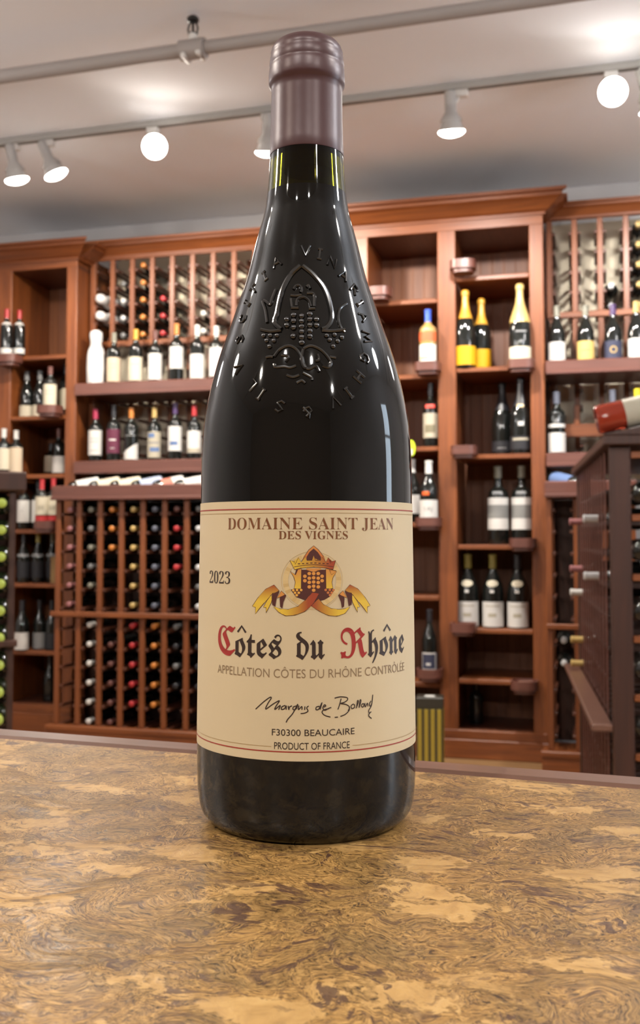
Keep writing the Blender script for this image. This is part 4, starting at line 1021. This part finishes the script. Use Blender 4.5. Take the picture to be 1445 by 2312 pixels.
part('display_slope', MB().prism([(-.02,1.4056),(.56,1.4056),(.56,1.4056+.58*.2126)], -.03, .07), wood_k, fr)
part('front_post', MB().bbox(.165, .19, .002, .022, .06, 1.372, .002), wood_k, fr)
part('front_post', MB().bbox(.29, .315, .002, .022, .06, 1.372, .002), wood_k, fr)
fm = MB().bbox(.063, .60, -.004, .018, -.010, .010, .002).mesh('front_rail', wood_h)
for z in [1.345, 1.155, .975, .79, .615, .44, .26]: obj('front_rail', fm, fr, (0, 0, z))
def fr_pt(x, y, z):
    c, s_ = math.cos(GA2), math.sin(GA2); return (.879+x*c-y*s_, 3.1+x*s_+y*c, z)
# bottles poking out of its side
for k, (y, z, c, nm) in enumerate([(1.2975,1.1602,'pink','uppermost pale pink'),(1.2975,.9602,'pink','second pale pink'),(1.2975,.8602,'white','third, whitish'),(1.2975,.6602,'gold','fourth, yellowish'),(1.2975,.5602,'gold','lowest yellow'),(.4925,1.1602,'silver','upper silver'),(.4925,.9602,'silver','lower silver')]):
    bottle('%s bottle end poking out of the dark rack side' % nm, fr_pt(.245, y, z), (PI/2, 0, GA2-PI/2), 'bordeaux', .292, .036, None, c, .80, group='bottle ends in the side of the dark rack', n=16)
for k, (x, z, c, nm) in enumerate([(.115,1.27,'yellow','yellow-capped bottle in the top front bin'),(.115,1.09,'red','red-capped bottle in the second front bin'),(.115,.90,'grey','grey-capped bottle in the third front bin'),(.115,.72,'gold','gold-capped bottle in the fourth front bin'),(.115,.54,'white','white-capped bottle in the fifth front bin')]):
    bottle(nm+' of the dark rack', fr_pt(x, .32, z-.035), (PI/2, 0, GA2), 'bordeaux', .295, .036, None, c, .80, group='bottles in the front of the dark rack', n=16)
m_rose = mat('rose_wine_glass', (.36, .045, .02, 1), .06, spec=.6, trans=.35)
rs_ = bottle('rosé bottle with cream label lying on the dark rack top', fr_pt(-.035, .02, 1.4535), (R(78), 0, R(90)-.18), 'bordeaux', .30, .045, m_rose, 'gold', .80, 'beige', (.28,.62), 178, None, 36)

# ---------------------------------------------------------------- ceiling: sprinkler pipe and light track
pp = thing('sprinkler_pipe', 'painted sprinkler pipe running under the ceiling above the track lights', 'pipe', W(0, 3.35, 2.862), (0, 0, -A-R(1.2)))
part('pipe', MB().tube([(-3.9, 0, 0), (-1.42, 0, 0)], .026, 20).tube([(-1.42, 0, 0), (3.2, 0, 0)], .0235, 20), m_pipe, pp)
part('coupling', MB().tube([(-1.43, 0, 0), (-1.335, 0, 0)], .036, 24), m_pipe, pp)
part('coupling_bolt', MB().tube([(-1.41, -.03, -.03), (-1.41, .03, -.03)], .010, 8), m_white, pp)
part('coupling_bolt', MB().tube([(-1.352, -.03, -.026), (-1.352, .03, -.026)], .010, 8), m_white, pp)
sp = part('sprinkler', MB().lathe([(.03,.016),(.055,.016),(.056,.012)], 12, cx=-1.383), m_white, pp, label='upright black sprinkler head')
part('sprinkler_frame', MB().tube([(-1.398,0,.054),(-1.402,0,.075),(-1.397,0,.095),(-1.387,0,.104)], .0038, 8).tube([(-1.368,0,.054),(-1.364,0,.075),(-1.369,0,.095),(-1.379,0,.104)], .0038, 8).lathe([(.054,.014),(.060,.014)], 12, cx=-1.383).lathe([(.06,.005),(.1,.005)], 8, cx=-1.383), m_black, sp)
part('deflector', MB().lathe([(.100,.008),(.104,.022),(.112,.023),(.118,.019),(.124,.010)], 14, cx=-1.383), m_black, sp)

tk = thing('light_track', 'long pale ceiling track carrying the spot lamps', 'light track', W(0, 4.205, CEIL), (0, 0, -A-R(1.2)))
part('channel', MB().bbox(-3.9, 3.2, -.018, .018, -.030, -.0005, .003), m_track, tk)
part('slot', MB().box(-3.88, 3.18, -.007, .007, -.0315, -.0302), mat('track_slot', (.10, .095, .09, 1), .5), tk)
def spot(label, u, v, aim, z=CEIL, arm_dx=0.0, bulb=None, group='spot lamps on the ceiling track', beam=None):
    t_ = thing('track_spotlight', label, 'spotlight', W(u, v, z), WR, group)
    part('adapter', MB().bbox(-.028, .028, -.017, .017, -.060, -.0318, .003), m_white, t_)
    part('stem', MB().tube([(arm_dx*.3, 0, -.060), (arm_dx*.6, 0, -.085)], .007, 10).bbox(arm_dx*.6-.005, arm_dx*.6+.005, -.012, .012, -.125, -.080, .002), m_white, t_)
    d = Vector(aim).normalized(); q = Vector((0, 0, 1)).rotation_difference(d).to_euler()
    hd = part('housing', MB().lathe([(-.080,.0),(-.080,.021),(-.074,.024),(.002,.024),(.034,.045),(.042,.047),(.044,.041),(.050,.041),(.078,.054),(.080,.052),(.06,.036),(.04,.0)], 32, cap=False), m_head, t_, (arm_dx, 0, -.115), q)
    part('bulb', MB().lathe([(.0785,.0525),(.082,.056),(.086,.056),(.094,.048),(.101,.034),(.105,.018),(.106,.0)], 32, cap=False), bulb or m_bulb, hd, label='glowing bulb face')
    li = bpy.data.lights.new('beam', 'SPOT'); li.energy = beam or BEAM; li.color = (1.0, .90, .78) if u < -.8 else (1.0, .95, .90); li.spot_size = R(164); li.spot_blend = .45; li.shadow_soft_size = .045
    lo_ = bpy.data.objects.new('beam', li); C.objects.link(lo_); lo_.parent = t_
    lo_.location = Vector((arm_dx, 0, -.115)) + d*.118
    lo_.rotation_euler = Vector((0, 0, -1)).rotation_difference(d).to_euler()
    return t_
TV = lambda u: 4.205 - (-u)*0.0 + u*math.tan(-R(1.2))
def sp_at(label, u, aim, dx=0.0, dv=0.0, **k): return spot(label, u, TV(u), aim, arm_dx=dx, **k)
sp_at('spot lamp cut by the frame edge, aimed down at the narrow bookcase', -2.66, (.12, .25, -1), beam=BEAM*.5)
sp_at('tilted spot lamp second from the frame edge, above the narrow bookcase', -2.47, (.35, .22, -.85), beam=BEAM*.5)
sp_at('spot lamp facing the shop with a round glowing face, above the upper rack', -1.93, (.50, -.86, -.42), beam=3.0)
sp_at('spot lamp mostly hidden behind the neck of the large bottle', -1.375, (-.1, .35, -.9))
sp_at('spot lamp hanging straight down above the tall bookcase', -.515, (0, .28, -1), -.045)
sp_at('large bright spot lamp facing the shop near the picture edge', .09, (.05, -.93, -.36), beam=3.0)
sp_at('spot lamp cut by the picture edge above the end rack', .225, (.3, .3, -.9))
# added globe pendants, out of view, that brighten the ceiling and shop
m_fill = mat('fill_globe_glow', (.9, .9, .9, 1), .3, emit=(1.0, .93, .86, 1), strength=FILL_GLOBE)
m_fill_cool = mat('fill_globe_cool_glow', (.9, .9, .9, 1), .3, emit=(.94, .96, 1.0, 1), strength=FILL_GLOBE)
m_fill_dim = mat('fill_globe_dim_glow', (.9, .9, .9, 1), .3, emit=(1.0, .95, .92, 1), strength=FILL_GLOBE*.55)
for k, (x, y, nm) in enumerate(((2.3,1.0,'beside the bar, on the dark rack side'),(-2.5,1.0,'beside the bar, on the green-capped rack side'),(2.5,3.1,'between the dark rack and the side wall'),(-2.7,3.3,'between the green-capped rack and the side wall'),)):
    g_ = thing('fill_globe', 'added fill-light opal globe '+nm, 'pendant lamp', (x, y, CEIL), (0, 0, 0), 'added fill globes around the bar')
    part('canopy', MB().lathe([(-.028, .012), (-.024, .045), (-.0005, .05)], 24), m_white, g_)
    part('cord', MB().tube([(0, 0, -.028), (0, 0, -.36)], .004, 8), m_black, g_)
    part('fitter', MB().lathe([(-.435, .05), (-.40, .05), (-.36, .014)], 24), m_black, g_)
    part('globe', MB().lathe([(-.55-.12*math.cos(PI*j/10), .12*math.sin(PI*j/10)) for j in range(11)], 20, cap=False), (m_fill if x < 0 else m_fill_cool) if y < 2 else m_fill_dim, g_)
# assumed, unseen tracks of the same kind, added over the counter and behind it
for kk, (vv, us) in enumerate(((.9, (-2.6, 1.9)), (-1.6, (-2.0, -.6, .7, 2.0)))):
    t2_ = thing('light_track', ('assumed ceiling track over the bar counter' if kk == 0 else 'assumed ceiling track behind the bar counter'), 'light track', W(0, vv, CEIL), WR)
    part('channel', MB().bbox(-3.9, 3.2, -.018, .018, -.030, -.0005, .003), m_white, t2_)
    part('slot', MB().box(-3.88, 3.18, -.007, .007, -.0315, -.0302), MATS['track_slot'], t2_)
    for j, u in enumerate(us):
        spot('assumed spot lamp %s on the ceiling track %s the bar counter' % (ORD[j], 'over' if kk == 0 else 'behind'), u, vv, (-.25*u, .5 if kk else -.3, -1), bulb=m_bulb_assumed, group='assumed spot lamps around the bar counter', beam=BEAM_ASSUMED)
